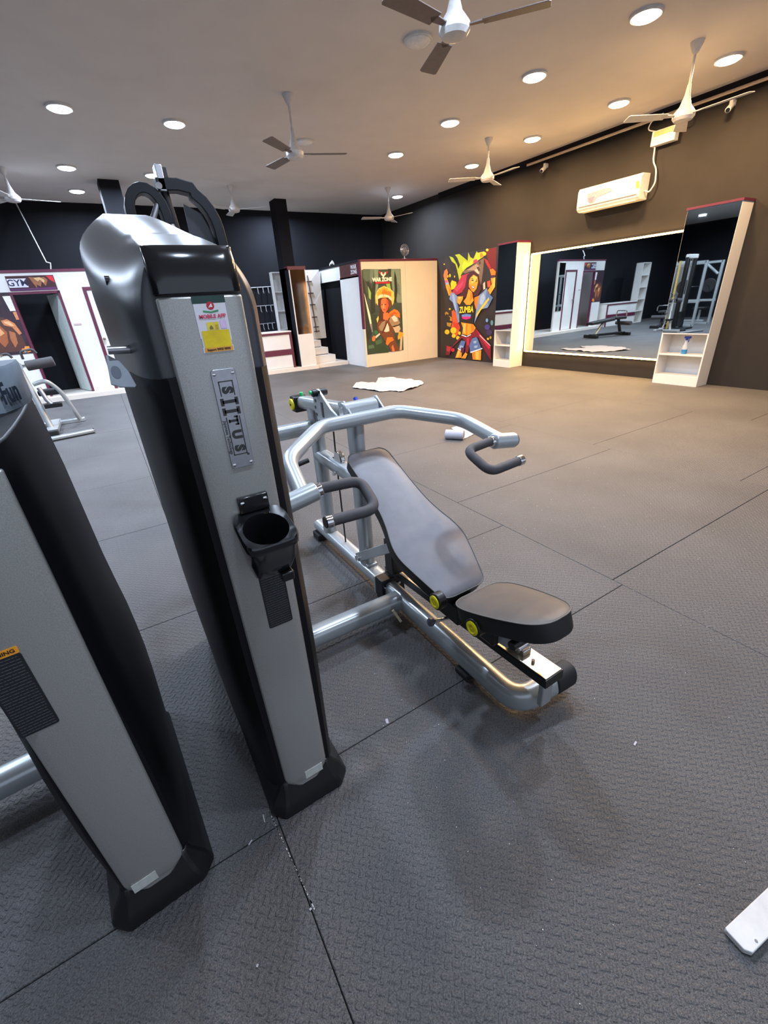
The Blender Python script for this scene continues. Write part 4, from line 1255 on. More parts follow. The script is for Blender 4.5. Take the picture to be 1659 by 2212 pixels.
# cup holder: tilted frame with a deep round well
CUP = MB()
Mc = Matrix.Translation((0.012, -0.060, 1.000)) @ Matrix.Rotation(math.radians(15), 4, 'X')
AN = [2*PI*k/56 for k in range(56)]
sg_e = lambda v, e: math.copysign(abs(v)**e, v)
out = [(0.057*sg_e(math.cos(a), 0.42), 0.064*sg_e(math.sin(a), 0.42)) for a in AN]
inn = [(0.0445*math.cos(a), -0.006+0.049*math.sin(a)) for a in AN]
inn2 = [(x*0.90, y*0.90) for x, y in inn]
sc_ = lambda p, k, z: [Mc @ Vector((x*k, y*k, z)) for x, y in p]
rings = [sc_(inn2, 1, -0.085), sc_(inn, 1, -0.006), sc_(inn, 1.04, 0.0), sc_(out, 0.95, 0.002), sc_(out, 1.0, -0.003), sc_(out, 1.0, -0.016), sc_(out, 0.93, -0.022), sc_(out, 0.88, -0.06), [Vector((x*0.72+0.012, y*0.60-0.030, 0.885)) for x, y in out]]
CUP.loft(rings, caps=True)
CO = add(CUP, 'cup_holder', M_gloss, smooth=40)
MB().box(-0.022, 0.042, -0.012, 0, 1.018, 1.053).build('mount_plate', M_gloss, CO, bevel=0.002)
for x in (-0.014, 0.034):
    MB().lathe([(0, 0), (0.0046, 0), (0.0044, 0.003), (0.002, 0.0045), (0, 0.0045)], (x, -0.014, 1.043), (0, -1, 0), 14).build('screw', M_chrome, CO)
MB().box(0.020, 0.048, -0.085, -0.060, 0.868, 0.89).build('clip', M_gloss, CO, bevel=0.003)

# exercise plate on the left flank with its bracket tube
pl_ = MB()
Mp = Matrix.Translation((-0.165, 0.125, 1.272)) @ Matrix.Rotation(math.radians(-30), 4, 'X') @ Matrix(((1, 0, 0, 0), (0, 0, -1, 0), (0, 1, 0, 0), (0, 0, 0, 1)))
pl_.prism([(-0.011, 0.020), (0.004, 0.012), (0.028, 0.008), (0.031, 0.012), (0.026, 0.040), (0.016, 0.064), (0.0, 0.078), (-0.004, 0.078)], 0.004, Mp)
po = add(pl_, 'exercise_plate', mat('plate_grey', (150, 158, 166), 0.45), bevel=0.001, smooth=0)
eb = MB()
eb.prism(circ(0.004, 0.042, 0.0085, 20, ry=0.013), 0.0006, Mp @ Matrix.Translation((0, 0, 0.0042)))
eb.build('emblem', mat('emblem_grey', (96, 106, 118), 0.5), po, smooth=0)
MB().tube([(-0.163, 0.155, 1.350), (-0.10, 0.155, 1.347)], 0.008, seg=10).build('bracket_tube', M_steel, T1)


# ------------------------------------------------------------------ bench and press arms (world coordinates, shifted to the root)
WORLD_ORG[T1.name] = Vector((0.17, 0.865, 0))
XC = 0.92
V = Vector


def oval(mb, pts, rx, rz, bend=0.0, seg=20, up=(0, 0, 1), sq=0.72):
    return mb.tube(pts, rx, bend=bend, seg=seg, ry=rz, up=up, sq=sq)


# spine: long flat-oval tube on the floor, sweeping up at the front
XSP = 0.916
oval(MB(), [(XSP, 1.60, 0.070), (XSP, 0.700, 0.072), (1.085, 0.690, 0.090)], 0.037, 0.048, bend=0.13, seg=28).build('spine_tube', M_frame, T1)
ec = MB()
ec.tube([(1.072, 0.690, 0.089), (1.150, 0.682, 0.097), (1.163, 0.681, 0.098)], 0.041, seg=28, ry=0.052, sq=0.8)
ec.build('end_cap', M_rubber, T1, bevel=0.008, seg=3)
MB().box(0.945, 0.995, 0.630, 0.652, 0.10, 0.225).build('rail_stand', M_frame, T1, bevel=0.004)
oval(MB(), [(XC, 2.46, 0.075), (XC, 1.60, 0.075)], 0.042, 0.036, seg=24).build('rear_rail', M_frame, T1)
MB().box(XC-0.055, XC+0.055, 1.555, 1.625, 0.02, 0.135).build('joint_plate', M_blackpl, T1, bevel=0.004)
MB().box(XC-0.055, XC+0.055, 1.63, 1.645, 0.02, 0.125).build('joint_plate', M_frame, T1, bevel=0.003)
for x in (-0.04, 0.04):
    MB().cyl((XC+x, 1.66, 0.10), (XC+x, 1.54, 0.10), 0.008, seg=10).build('bolt', M_chrome, T1)
MB().box(XSP-0.045, XSP+0.045, 0.93, 1.0, 0, 0.026).build('foot_pad', M_rubber, T1, bevel=0.004)
MB().box(XC-0.06, XC+0.06, 2.36, 2.46, 0, 0.045).build('foot_pad', M_rubber, T1, bevel=0.008)
MB().box(XC-0.05, XC+0.05, 1.56, 1.63, 0, 0.024).build('foot_pad', M_rubber, T1, bevel=0.004)
# tie to the weight tower, low and high
oval(MB(), [(0.29, 1.45, 0.088), (XC-0.03, 1.45, 0.078)], 0.044, 0.044).build('cross_tube', M_frame, T1)
oval(MB(), [(0.20, 1.80, 0.79), (0.20, 2.27, 0.79), (0.87, 2.27, 0.79)], 0.036, 0.040, bend=0.10).build('upper_cross_tube', M_frame, T1)
MB().tube([(0.60, 2.12, 0.625), (0.78, 2.12, 0.655)], 0.013, seg=12).build('lever_rod', M_rubber, T1)
# posts and beams
oval(MB(), [(XC, 2.285, 0.09), (XC, 2.285, 0.90)], 0.038, 0.052, up=(0, 1, 0)).build('rear_post', M_frame, T1)
oval(MB(), [(XC, 1.800, 0.09), (XC, 1.800, 0.945)], 0.034, 0.052, up=(0, 1, 0)).build('front_post', M_frame, T1)
oval(MB(), [(XC, 2.44, 0.900), (XC, 1.84, 0.945)], 0.040, 0.036).build('top_beam', M_frame, T1)
oval(MB(), [(XC, 2.285, 0.615), (XC, 1.80, 0.600)], 0.040, 0.040).build('middle_beam', M_frame, T1)
MB().box(XC-0.03, XC+0.03, 1.74, 1.86, 0.085, 0.125).build('post_flange', M_frame, T1, bevel=0.003)
# rear pulley block
MB().box(XC-0.055, XC+0.03, 2.44, 2.515, 0.845, 0.935).build('pulley_housing', M_blackpl, T1, bevel=0.006)
yh = MB().cyl((XC-0.055, 2.478, 0.89), (XC-0.068, 2.478, 0.89), 0.033, seg=24).build('pulley_cover', M_yellow, T1, bevel=0.003)
MB().cyl((XC-0.068, 2.478, 0.89), (XC-0.071, 2.478, 0.89), 0.007, seg=12).build('hub_cap', M_blackpl, yh)
MB().cyl((XC+0.0, 2.46, 0.93), (XC+0.0, 2.46, 0.955), 0.011, seg=12).build('green_knob', M_green, T1, bevel=0.002)
# pivot: cross tube, side lugs, adjustment sector
MB().cyl((XC-0.06, 1.80, 0.955), (XC+0.115, 1.80, 0.955), 0.043, seg=28).build('pivot_tube', M_frame, T1, bevel=0.004)
MB().cyl((XC-0.066, 1.80, 0.955), (XC-0.06, 1.80, 0.955), 0.022, seg=20).build('pivot_bolt', M_chrome, T1)
MB().cyl((XC+0.05, 1.85, 0.965), (XC+0.05, 1.87, 0.995), 0.012, seg=12).build('blue_stop', M_blue, T1)
for x in (-0.052, 0.122):
    lg = MB()
    lg.prism([(1.735, 0.905), (1.84, 0.915), (1.86, 0.99), (1.80, 1.005), (1.735, 0.955)], 0.010, Matrix(((0, 0, 1, XC+x), (1, 0, 0, 0), (0, 1, 0, 0), (0, 0, 0, 1))))
    lg.build('pivot_lug', M_frame, T1, bevel=0.002)
sector = [(1.83, 0.93), (1.90, 0.955), (2.03, 1.035), (2.065, 1.03), (2.10, 0.985), (2.10, 0.92), (2.06, 0.86), (2.00, 0.83), (1.88, 0.86)]
sg_ = MB()
sg_.prism(sector, 0.012, Matrix(((0, 0, 1, XC-0.075), (1, 0, 0, 0), (0, 1, 0, 0), (0, 0, 0, 1))))
SG = sg_.build('adjust_sector', M_frame, T1, bevel=0.002)
hl = MB()
for k in range(6):
    a = math.radians(18+k*22 - 60)
    hl.cyl((XC-0.077, 1.965+0.115*math.cos(a), 0.935+0.095*math.sin(a)), (XC-0.074, 1.965+0.115*math.cos(a), 0.935+0.095*math.sin(a)), 0.0085, seg=12)
hl.box(XC-0.0775, XC-0.074, 1.985, 2.005, 0.90, 0.975)
hl.build('pin_hole', M_gloss, SG, smooth=0)
MB().cyl((XC-0.10, 2.045, 1.015), (XC-0.02, 2.045, 1.015), 0.018, seg=14).build('pull_knob', M_blackpl, SG, bevel=0.003)
MB().cyl((XC-0.112, 2.045, 1.02), (XC-0.10, 2.045, 1.02), 0.009, seg=12).build('green_tip', M_green, SG)
# cable and guide pulley
MB().tube([(XC, 2.055, 0.88), (XC+0.002, 2.07, 0.64), (XC+0.004, 2.075, 0.11)], 0.0045, seg=8).build('cable', M_rubber, T1)
MB().cyl((XC-0.015, 2.02, 0.655), (XC+0.015, 2.02, 0.655), 0.045, seg=24).build('guide_pulley', M_chrome, T1, bevel=0.006)
MB().box(XC-0.012, XC+0.006, 2.055, 2.09, 0.63, 0.65).build('cable_slot', M_gloss, T1, smooth=0)
MB().cyl((XC-0.045, 2.0, 0.59), (XC-0.058, 2.0, 0.59), 0.012, seg=10).build('bolt', M_chrome, T1)

# press arm
c3, c2, c1 = (0.474, 1.319, 0.814), (0.438, 1.541, 0.877), (0.206, 1.738, 0.926)
pa = [(XC-c3[0], c3[1], c3[2]), (XC-c2[0], c2[1], c2[2]), (XC-c1[0], c1[1], c1[2]), (XC+c1[0], c1[1], c1[2]), (XC+c2[0], c2[1], c2[2]), (XC+c3[0], c3[1], c3[2])]
MB().tube(pa, 0.0315, bend=0.06, seg=24).build('press_arm', M_frame, T1, smooth=60)
for s in (-1, 1):
    MB().cyl((XC+s*0.545, 1.305, 0.806), (XC+s*0.425, 1.314, 0.822), 0.034, seg=28).build('handle_sleeve', M_frame, T1, bevel=0.005)
    MB().cyl((XC+s*0.548, 1.305, 0.806), (XC+s*0.540, 1.305, 0.807), 0.030, seg=24).build('sleeve_plug', M_rubber, T1)
    MB().cyl((XC+s*0.426, 1.314, 0.822), (XC+s*0.405, 1.315, 0.824), 0.0245, seg=24).build('collar', M_chrome, T1, bevel=0.003)
    hp = [(XC+s*0.41, 1.315, 0.826), (XC+s*0.255, 1.300, 0.821), (XC+s*0.268, 1.168, 0.760), (XC+s*0.436, 1.177, 0.764)]
    MB().tube(hp, 0.0195, bend=0.045, seg=20).build('hand_grip', M_grip, T1, smooth=60)
    MB().cyl((XC+s*0.434, 1.177, 0.764), (XC+s*0.462, 1.178, 0.765), 0.0225, seg=24).build('grip_end', M_chrome, T1, bevel=0.004)

# backrest pad: hourglass outline, leather face, dark skirt, piping
b0, b1 = V((XC, 1.722, 0.776)), V((XC, 0.998, 0.394))
bl = (b1-b0).length
dirb = (b1-b0).normalized()
Mb = frame(b0, (1, 0, 0), dirb)          # x across, y down the pad
if Mb.col[2].z < 0:
    Mb = Matrix((Mb[0], Mb[1], Mb[2], Mb[3])) @ Matrix.Diagonal((1, 1, -1, 1))
HALF = [(0.0, 0.072), (0.006, 0.088), (0.022, 0.102), (0.05, 0.110), (0.14, 0.112), (0.26, 0.115), (0.36, 0.122), (0.44, 0.138), (0.50, 0.156), (0.55, 0.166), (0.60, 0.165), (0.66, 0.150), (0.72, 0.133), (0.775, 0.116), (0.80, 0.104), (0.812, 0.085), (0.817, 0.06)]
kl = bl/0.817


def pad_ring(tab, z, s=1.0, L=1.0, mid=0.4):
    r_ = [(w_*s, mid*1.0+(y-mid)*L) for y, w_ in tab]
    l_ = [(-x, y) for x, y in r_[::-1]]
    return [(x, y, z) for x, y in l_+r_]


def smooth_tab(tab, n=34):
    """resample an outline (y, half width) along its length with a Catmull-Rom spline"""
    p = [Vector(q) for q in tab]
    p = [p[0]*2-p[1]] + p + [p[-1]*2-p[-2]]
    out_ = []
    for i in range(1, len(p)-2):
        for k in range(3):
            t = k/3
            a, b, c, d = p[i-1], p[i], p[i+1], p[i+2]
            q = 0.5*((2*b)+(c-a)*t+(2*a-5*b+4*c-d)*t*t+(3*b-a-3*c+d)*t**3)
            out_.append((q.x, q.y))
    out_.append(tuple(p[-2]))
    return out_


def pad(M, tab, th, face_m, side_m, nm, par):
    mid = (tab[0][0]+tab[-1][0])/2
    sk = MB()
    for_r = lambda z, s, L: [M @ V((x, y, z)) for x, y, z in pad_ring(tab, z, s, L, mid)]
    sk.loft([for_r(-th, 0.94, 0.98), for_r(-th+0.008, 0.99, 0.997), for_r(-0.004, 1.0, 1.0)])
    so = sk.build(nm+'_side', side_m, par, smooth=50)
    f = MB()
    # domed face built as strips so that it shades softly
    n = 8
    rows = []
    for y, w_ in tab:
        row = []
        for k in range(n+1):
            x = w_*(2*k/n-1)
            edge = 1-abs(2*k/n-1)**4
            endk = min(1.0, min(y-tab[0][0], tab[-1][0]-y)/0.03)
            row.append(M @ V((x, y, -0.004 + 0.010*edge*max(0.0, endk)**0.5)))
        rows.append(row)
    f.loft(rows, caps=False, closed=False)
    fo = f.build(nm, face_m, par, smooth=80)
    pi = MB()
    ring = for_r(-0.003, 1.0, 1.0)
    pi.tube(ring+[ring[0]], 0.0022, seg=6, caps=False)
    pi.build('piping', M_piping, fo, smooth=80)
    return fo


TB = smooth_tab([(y*kl, w_) for y, w_ in HALF])
pad(Mb, TB, 0.062, M_vinyl, M_vinylside, 'backrest', T1)
# seat pad, tilted up at the front
s0, s1 = V((XC, 0.955, 0.418)), V((XC, 0.590, 0.545))
Ms_ = frame(s0, (1, 0, 0), (s1-s0).normalized())
if Ms_.col[2].z < 0:
    Ms_ = Ms_ @ Matrix.Diagonal((1, 1, -1, 1))
sl = (s1-s0).length
SH = [(0.0, 0.062), (0.006, 0.084), (0.022, 0.106), (0.055, 0.122), (0.11, 0.126), (0.20, 0.118), (0.28, 0.104), (0.33, 0.090), (0.362, 0.070), (0.380, 0.045), (0.386, 0.02)]
pad(Ms_, smooth_tab([(y*sl/0.386, w_) for y, w_ in SH]), 0.068, M_vinyl2, M_vinylside, 'seat', T1)

# seat rail with chrome top, rising to the front
XRL = 0.968
r0, r1 = V((XRL, 1.600, 0.190)), V((XRL, 0.612, 0.257))
Mr = frame(r0, (1, 0, 0), (r1-r0).normalized())
if Mr.col[2].z < 0:
    Mr = Mr @ Matrix.Diagonal((1, 1, -1, 1))
rl = (r1-r0).length
MB().box(-0.044, 0.044, 0, rl, -0.034, 0, Mr).build('seat_rail', M_blackpl, T1, bevel=0.002)
MB().box(-0.040, 0.040, 0.01, rl-0.004, 0, 0.004, Mr).build('rail_plate', mat('pale_plated_steel', (205, 192, 170), 0.36, 0.9, var=0.03), T1, bevel=0.0015)
for k in (0.03, 0.06, rl-0.08):
    MB().cyl(Mr @ V((-0.012, k, 0.004)), Mr @ V((-0.012, k, 0.016)), 0.006, seg=10).build('rail_bolt', M_chrome, T1)
MB().box(-0.03, 0.03, -0.05, 0.04, -0.18, -0.034, Mr).build('rail_rear_bracket', M_blackpl, T1, bevel=0.004)
# linkage from the front post up to the backrest
MB().box(-0.016, 0.016, 0, 0.42, -0.025, 0.025, frame(V((XC-0.03, 1.84, 0.135)), (1, 0, 0), (0, -0.80, 0.52))).build('linkage_bar', M_frame, T1, bevel=0.003)
MB().cyl((XC-0.06, 1.82, 0.145), (XC+0.02, 1.82, 0.145), 0.014, seg=14).build('bolt', M_chrome, T1)
MB().box(XC-0.045, XC+0.045, 1.46, 1.53, 0.22, 0.40).build('backrest_bracket', M_blackpl, T1, bevel=0.006)
# gilt-plated adjusting latch on the rail in front of the seat
lt = MB()
for pts in ([(0, 0.10), (0.06, 0.10), (0.07, 0.02), (0, 0.0)],):
    lt.box(-0.020, 0.020, rl-0.20, rl-0.115, 0.004, 0.030, Mr)
    lt.cyl(Mr @ V((-0.026, rl-0.15, 0.028)), Mr @ V((0.026, rl-0.15, 0.028)), 0.022, seg=16)
lt.build('seat_latch', M_chrome, T1, bevel=0.004)
# carriage under the pads
MB().box(XC-0.055, XC+0.055, 0.98, 1.12, 0.255, 0.345).build('carriage', M_blackpl, T1, bevel=0.008)
MB().box(XC-0.05, XC+0.05, 0.80, 0.93, 0.285, 0.40).build('seat_bracket', M_blackpl, T1, bevel=0.01)
sbk = MB()
sbk.prism([(0.84, 0.29), (0.76, 0.30), (0.70, 0.37), (0.68, 0.44), (0.82, 0.41)], 0.05, Matrix(((0, 0, 1, XC-0.025), (1, 0, 0, 0), (0, 1, 0, 0), (0, 0, 0, 1))))
sbk.build('seat_support', M_frame, T1, bevel=0.004)
MB().cyl((XC-0.075, 0.70, 0.385), (XC+0.085, 0.70, 0.385), 0.017, seg=14).build('seat_lever', M_blackpl, T1, bevel=0.003)
MB().cyl((XC+0.085, 0.70, 0.385), (XC+0.10, 0.70, 0.385), 0.014, seg=14).build('lever_tip', M_chrome, T1, bevel=0.002)
for dx_, y, z in ((0.136, 1.018, 0.389), (0.130, 0.822, 0.401)):
    MB().cyl((XC-dx_, y, z), (XC-dx_+0.035, y, z), 0.034, seg=24).build('roller', M_blackpl, T1, bevel=0.004)
    yo = MB().lathe([(0, 0), (0.026, 0), (0.026, 0.004), (0.018, 0.006), (0.012, 0.002), (0.0, 0.006)], (XC-dx_, y, z), (-1, 0, 0), 24).build('roller_cap', M_yellow, T1)
MB().cyl((XC-0.0, 1.10, 0.19), (XC-0.075, 1.10, 0.212), 0.009, seg=12).build('pull_pin', M_chrome, T1)
MB().lathe([(0, 0), (0.014, 0.002), (0.019, 0.012), (0.017, 0.022), (0, 0.026)], (XC-0.080, 1.10, 0.213), (-1, 0, 0.2), 18).build('pin_knob', mat('knob_grey', (90, 92, 98), 0.4), T1)
MB().box(-0.006, 0.006, -0.0015, 0.0015, 0.0, 0.10, Matrix.Translation((XC-0.06, 1.385, 0.002)) @ Matrix.Rotation(math.radians(-25), 4, 'Y')).build('cream_strip', mat('cream_strip_tone', (222, 206, 170), 0.7), T1, smooth=0)  # thin slanting cream strip beside the spine tube

# ------------------------------------------------------------------ second tower at the left edge
T2 = thing('weight_machine', 'second graphite weight tower with black shroud, cut off by the left edge', 'gym machine', (-0.262, 0.842, 0), math.radians(4.0))
tower(T2, 0.0, hwid=0.076, H=1.20, tag_x=-0.026, shroud_top=1.235, width=[(0, 0.80), (0.3, 0.92), (0.5, 0.92), (0.7, 0.84), (1.05, 0.80), (1.25, 0.72)])
warning_label(T2, 0, -0.085+0.012, -0.012, 0.705, 0.885, 26)
MB().prism(rrect(-0.073, -0.012, 0.885, 0.900, 0.003), 0.001, Matrix(((1, 0, 0, 0), (0, 0, -1, -0.0004), (0, 1, 0, 0), (0, 0, 0, 1)))).build('warning_header', mat('warning_orange', (244, 160, 40), 0.45), T2, smooth=0)
text_into(MB(), 'WARNING', frame((-0.0425, -0.0018, 0.8925), (1, 0, 0), (0, 0, 1)), 0.0105, 0.0001, bold=0.0003).build('lettering', flat((40, 30, 20)), T2, smooth=0)
# wrap-around name band on top
rings = []
for z, k in ((1.225, 1.0), (1.232, 1.03), (1.318, 1.03), (1.326, 1.0)):
    pts = [(-0.108*k, 0.66), (-0.107*k, 0.50), (-0.100*k, 0.42), (-0.07*k, 0.37), (0.0, 0.36), (0.07*k, 0.38), (0.098*k, 0.45), (0.107*k, 0.56), (0.108*k, 0.66)]
    rings.append([(x, y, z) for x, y in pts])
nb_ = MB().loft(rings).build('name_band', mat('band_grey', (140, 150, 160), 0.4), T2, smooth=40)
text_into(MB(), 'Fun', frame((0.0905, 0.407, 1.272), (0.028, 0.07, 0), (0, 0, 1)), 0.062, 0.0004, bold=0.0015, sx=0.8).build('lettering', flat((46, 52, 64)), nb_, smooth=0)
oval(MB(), [(-0.12, 0.60, 0.09), (-0.9, 0.60, 0.09)], 0.045, 0.045).build('cross_tube', M_frame, T2)
MB().box(-0.95, -0.85, 0.55, 0.65, 0, 0.10).build('end_foot', M_rubber, T2, bevel=0.008)
# ------------------------------------------------------------------ arched cable station behind the tower
AS = thing('cable_station', 'tall black cable station with two arched tops rising behind the graphite tower', 'gym machine', (0.62, 3.5, 0), world=True)
YA = 3.5


def band(pts, w_, t_, name, m):
    """flat bar of width w_ (in the arch plane) and depth t_ following pts in the x-z plane"""
    mb = MB()
    ring = []
    n = len(pts)
    for i, (x, z) in enumerate(pts):
        a = Vector(pts[max(0, i-1)])
        b = Vector(pts[min(n-1, i+1)])
        d = (b-a).normalized()
        nx, nz = -d.y, d.x
        ring.append([(x+nx*w_/2, YA-t_/2, z+nz*w_/2), (x+nx*w_/2, YA+t_/2, z+nz*w_/2), (x-nx*w_/2, YA+t_/2, z-nz*w_/2), (x-nx*w_/2, YA-t_/2, z-nz*w_/2)])
    mb.loft(ring)
    return mb.build(name, m, AS, bevel=0.004, smooth=50)


M_arch = mat('arch_black', (13, 14, 19), 0.45, spec=0.3)
arc1 = [(0.375, 0.03), (0.375, 1.95)] + [(0.475-0.10*math.cos(a), 1.98+0.135*math.sin(a)) for a in [PI*k/10*0.95 for k in range(1, 11)]] + [(0.582, 1.93)]
band(arc1, 0.055, 0.10, 'left_arch', M_arch)
arc2 = [(0.56, 2.135), (0.68, 2.14), (0.76, 2.125)] + [(0.66+0.225*math.cos(a), 1.88+0.25*math.sin(a)) for a in [math.radians(d) for d in (60, 46, 32, 18, 6)]] + [(0.905, 1.65), (0.925, 1.0), (0.93, 0.03)]
band(arc2, 0.065, 0.10, 'right_arch', M_arch)
MB().box(0.572, 0.612, YA-0.05, YA+0.05, 2.10, 2.235).build('top_bracket', M_steel, AS, bevel=0.004)
MB().box(0.613, 0.640, YA-0.04, YA+0.04, 2.13, 2.225).build('top_block', M_blackpl, AS, bevel=0.004)
MB().cyl((0.57, YA-0.06, 2.125), (0.57, YA-0.045, 2.125), 0.018, seg=14).build('pulley_bolt', M_chrome, AS)
MB().tube([(0.60, YA, 2.12), (0.64, YA, 1.7), (0.64, YA, 0.03)], 0.026, seg=12).build('center_post', M_arch, AS)
MB().tube([(0.55, YA-0.03, 2.05), (0.47, YA-0.03, 1.92), (0.44, YA-0.03, 1.2)], 0.018, seg=10).build('guide_rod', M_steel, AS)
MB().tube([(0.56, YA-0.03, 2.04), (0.61, YA-0.03, 1.90), (0.61, YA-0.03, 0.3)], 0.012, seg=10).build('guide_rod', M_chrome, AS)
mp_ = MB()
mp_.prism([(0.70, 0.05), (0.86, 0.05), (0.86, 1.85), (0.80, 2.0), (0.70, 2.05)], 0.01, Matrix(((1, 0, 0, 0), (0, 0, -1, YA+0.02), (0, 1, 0, 0), (0, 0, 0, 1))))
mp_.build('side_shield', mat('smoke_panel', (46, 48, 54), 0.3), AS, smooth=0)
MB().box(0.33, 0.95, YA-0.30, YA+0.30, 0, 0.04).build('base_plate', M_blackpl, AS, bevel=0.006)

# ------------------------------------------------------------------ curl bench at the far left
CB = thing('curl_bench', 'chrome leg curl bench with dark roller pads in front of the left cabin', 'gym machine', (-0.95, 7.9, 0), world=True)
YC = 7.9
pc = lambda u, v: P(u, v, 1, YC)
fl0 = lambda u, v: P(u, v, 2, 0.03)
base = V((-0.93, 7.75, 0.05))
MB().box(-1.0, -0.86, 7.35, 8.35, 0.02, 0.085).build('base_rail', M_frame, CB, bevel=0.01)
MB().box(-1.25, -0.55, 8.25, 8.35, 0.0, 0.06).build('rear_foot', M_frame, CB, bevel=0.01)
MB().box(-1.0, -0.84, 7.30, 7.40, 0.0, 0.10).build('front_foot', M_rubber, CB, bevel=0.01)
MB().tube([(-0.95, 7.75, 0.06), (-1.0, 7.85, 0.45), (-1.06, 7.9, 0.92)], 0.038, seg=14).build('main_post', M_frame, CB)
MB().tube([(-1.12, 8.1, 0.06), (-1.14, 8.0, 0.5), (-1.06, 7.9, 0.86)], 0.028, bend=0.2, seg=12).build('rear_strut', M_frame, CB)
MB().tube([(-0.98, 7.95, 0.66), (-0.82, 7.95, 0.70), (-0.70, 8.0, 0.52), (-0.60, 8.1, 0.06)], 0.030, bend=0.16, seg=14).build('arched_tube', M_frame, CB)
for a, b in (((-1.42, 7.85, 0.885), (-1.08, 7.85, 0.91)), ((-0.97, 7.92, 0.91), (-0.64, 7.92, 0.94))):
    MB().cyl(a, b, 0.066, seg=20).build('roller_pad', M_grip, CB, bevel=0.01)
MB().cyl((-1.42, 7.87, 0.895), (-0.64, 7.92, 0.93), 0.018, seg=12).build('roller_axle', M_chrome, CB)
for x, z in ((-1.25, 1.0), (-0.97, 1.03)):
    MB().tube([(x, 7.9, z-0.03), (x, 7.9, z+0.07), (x+0.14, 7.9, z+0.09), (x+0.17, 7.9, z+0.03)], 0.016, bend=0.04, seg=10).build('hook', M_grip, CB)
    MB().lathe([(0, 0), (0.03, 0.01), (0.03, 0.03), (0, 0.04)], (x+0.06, 7.88, z+0.05), seg=12).build('knob', M_chrome, CB)
MB().cyl((-1.04, 7.80, 0.92), (-1.04, 7.78, 0.92), 0.05, seg=16).build('pivot_cap', M_chrome, CB)
MB().box(-0.98, -0.72, 8.0, 8.2, 0.48, 0.56).build('seat_pad', M_vinylside, CB, bevel=0.02)
MB().tube([(-0.92, 7.83, 0.62), (-0.88, 7.80, 0.45), (-0.84, 7.78, 0.38)], 0.03, seg=12).build('lever_arm', M_steel, CB)
MB().box(-0.93, -0.72, 7.72, 7.84, 0.34, 0.40).build('weight_block', M_blackpl, CB, bevel=0.006)

fbm = MB()
fa, fb2 = P(112, 955, 2, 0.0), P(206, 936, 2, 0.0)
Mf = frame(fa, fb2-fa, (0, 1, 0))
fbm.box(-0.5, (fb2-fa).length, 0, 0.10, 0.012, 0.055, Mf)
fo = fbm
FBT = thing('floor_beam', 'grey steel foot beam lying on the floor near the left edge', 'beam', fa, world=True)
fo.build('beam', M_frame, FBT, bevel=0.012)
MB().box(-0.5, (fb2-fa).length-0.01, 0.005, 0.095, 0.0, 0.013, Mf).build('rubber_strip', M_rubber, FBT, smooth=0)
MB().box((fb2-fa).length-0.004, (fb2-fa).length+0.012, 0.002, 0.098, 0.008, 0.058, Mf).build('end_cap', M_chrome, FBT, bevel=0.003)


# ------------------------------------------------------------------ machines that only the mirrors show
def bench(name, label, loc, rot):
    t = thing(name, label, 'bench', loc, rot)
    MB().box(-0.06, 0.06, -0.65, 0.65, 0.04, 0.11).build('base_rail', M_blackpl, t, bevel=0.01)
    for y in (-0.62, 0.60):
        MB().box(-0.28, 0.28, y-0.05, y+0.05, 0, 0.09).build('cross_foot', M_blackpl, t, bevel=0.01)
    MB().tube([(0, -0.5, 0.08), (0, -0.35, 0.50)], 0.045, seg=12).build('front_post', M_blackpl, t)
    MB().tube([(0, 0.45, 0.08), (0, 0.2, 0.42)], 0.045, seg=12).build('rear_post', M_frame, t)
    MB().box(-0.14, 0.14, -0.55, -0.15, 0.48, 0.56).build('seat_pad', M_vinylside, t, bevel=0.02)
    MB().box(-0.14, 0.14, 0, 0.85, -0.04, 0.04, frame(V((0, -0.12, 0.50)), (1, 0, 0), (0, 1, -0.1))).build('back_pad', M_vinylside, t, bevel=0.02)
    MB().cyl((-0.3, -0.58, 0.36), (0.3, -0.58, 0.36), 0.06, seg=16).build('roller_pad', M_grip, t, bevel=0.01)
    MB().tube([(-0.2, -0.45, 0.55), (-0.2, -0.45, 0.72), (0.2, -0.45, 0.72), (0.2, -0.45, 0.55)], 0.016, bend=0.06, seg=10).build('handle', M_chrome, t)
    return t


bench('exercise_bench', 'black padded exercise bench seen at the left of the big mirror', (1.35, 8.75, 0), math.radians(-75))
bench('exercise_bench', 'black padded exercise bench in the middle of the big mirror, behind the first', (-2.3, 8.9, 0), math.radians(80))

ct = thing('cable_tower', 'tall black cable tower with chrome guide rods reflected at the right of the mirror', 'gym machine', (-1.95, 8.05, 0))
for x in (-0.22, 0.22):
    MB().box(x-0.05, x+0.05, -0.05, 0.05, 0, 2.1).build('upright', M_blackpl, ct, bevel=0.008)
MB().box(-0.27, 0.27, -0.06, 0.06, 2.05, 2.17).build('top_beam', M_whitepl, ct, bevel=0.02)
for x in (-0.06, 0.06):
    MB().cyl((x, 0, 0.1), (x, 0, 2.06), 0.014, seg=10).build('guide_rod', M_chrome, ct)
for k in range(10):
    MB().box(-0.14, 0.14, -0.06, 0.06, 0.1+k*0.045, 0.14+k*0.045).build('weight_plate', M_gloss, ct, bevel=0.004)
MB().box(-0.4, 0.4, -0.3, 0.3, 0, 0.06).build('base', M_blackpl, ct, bevel=0.01)
MB().cyl((0.42, 0.1, 0.05), (0.42, 0.1, 2.0), 0.03, seg=12).build('side_pole', mat('straw_pole', (190, 160, 84), 0.5), ct)

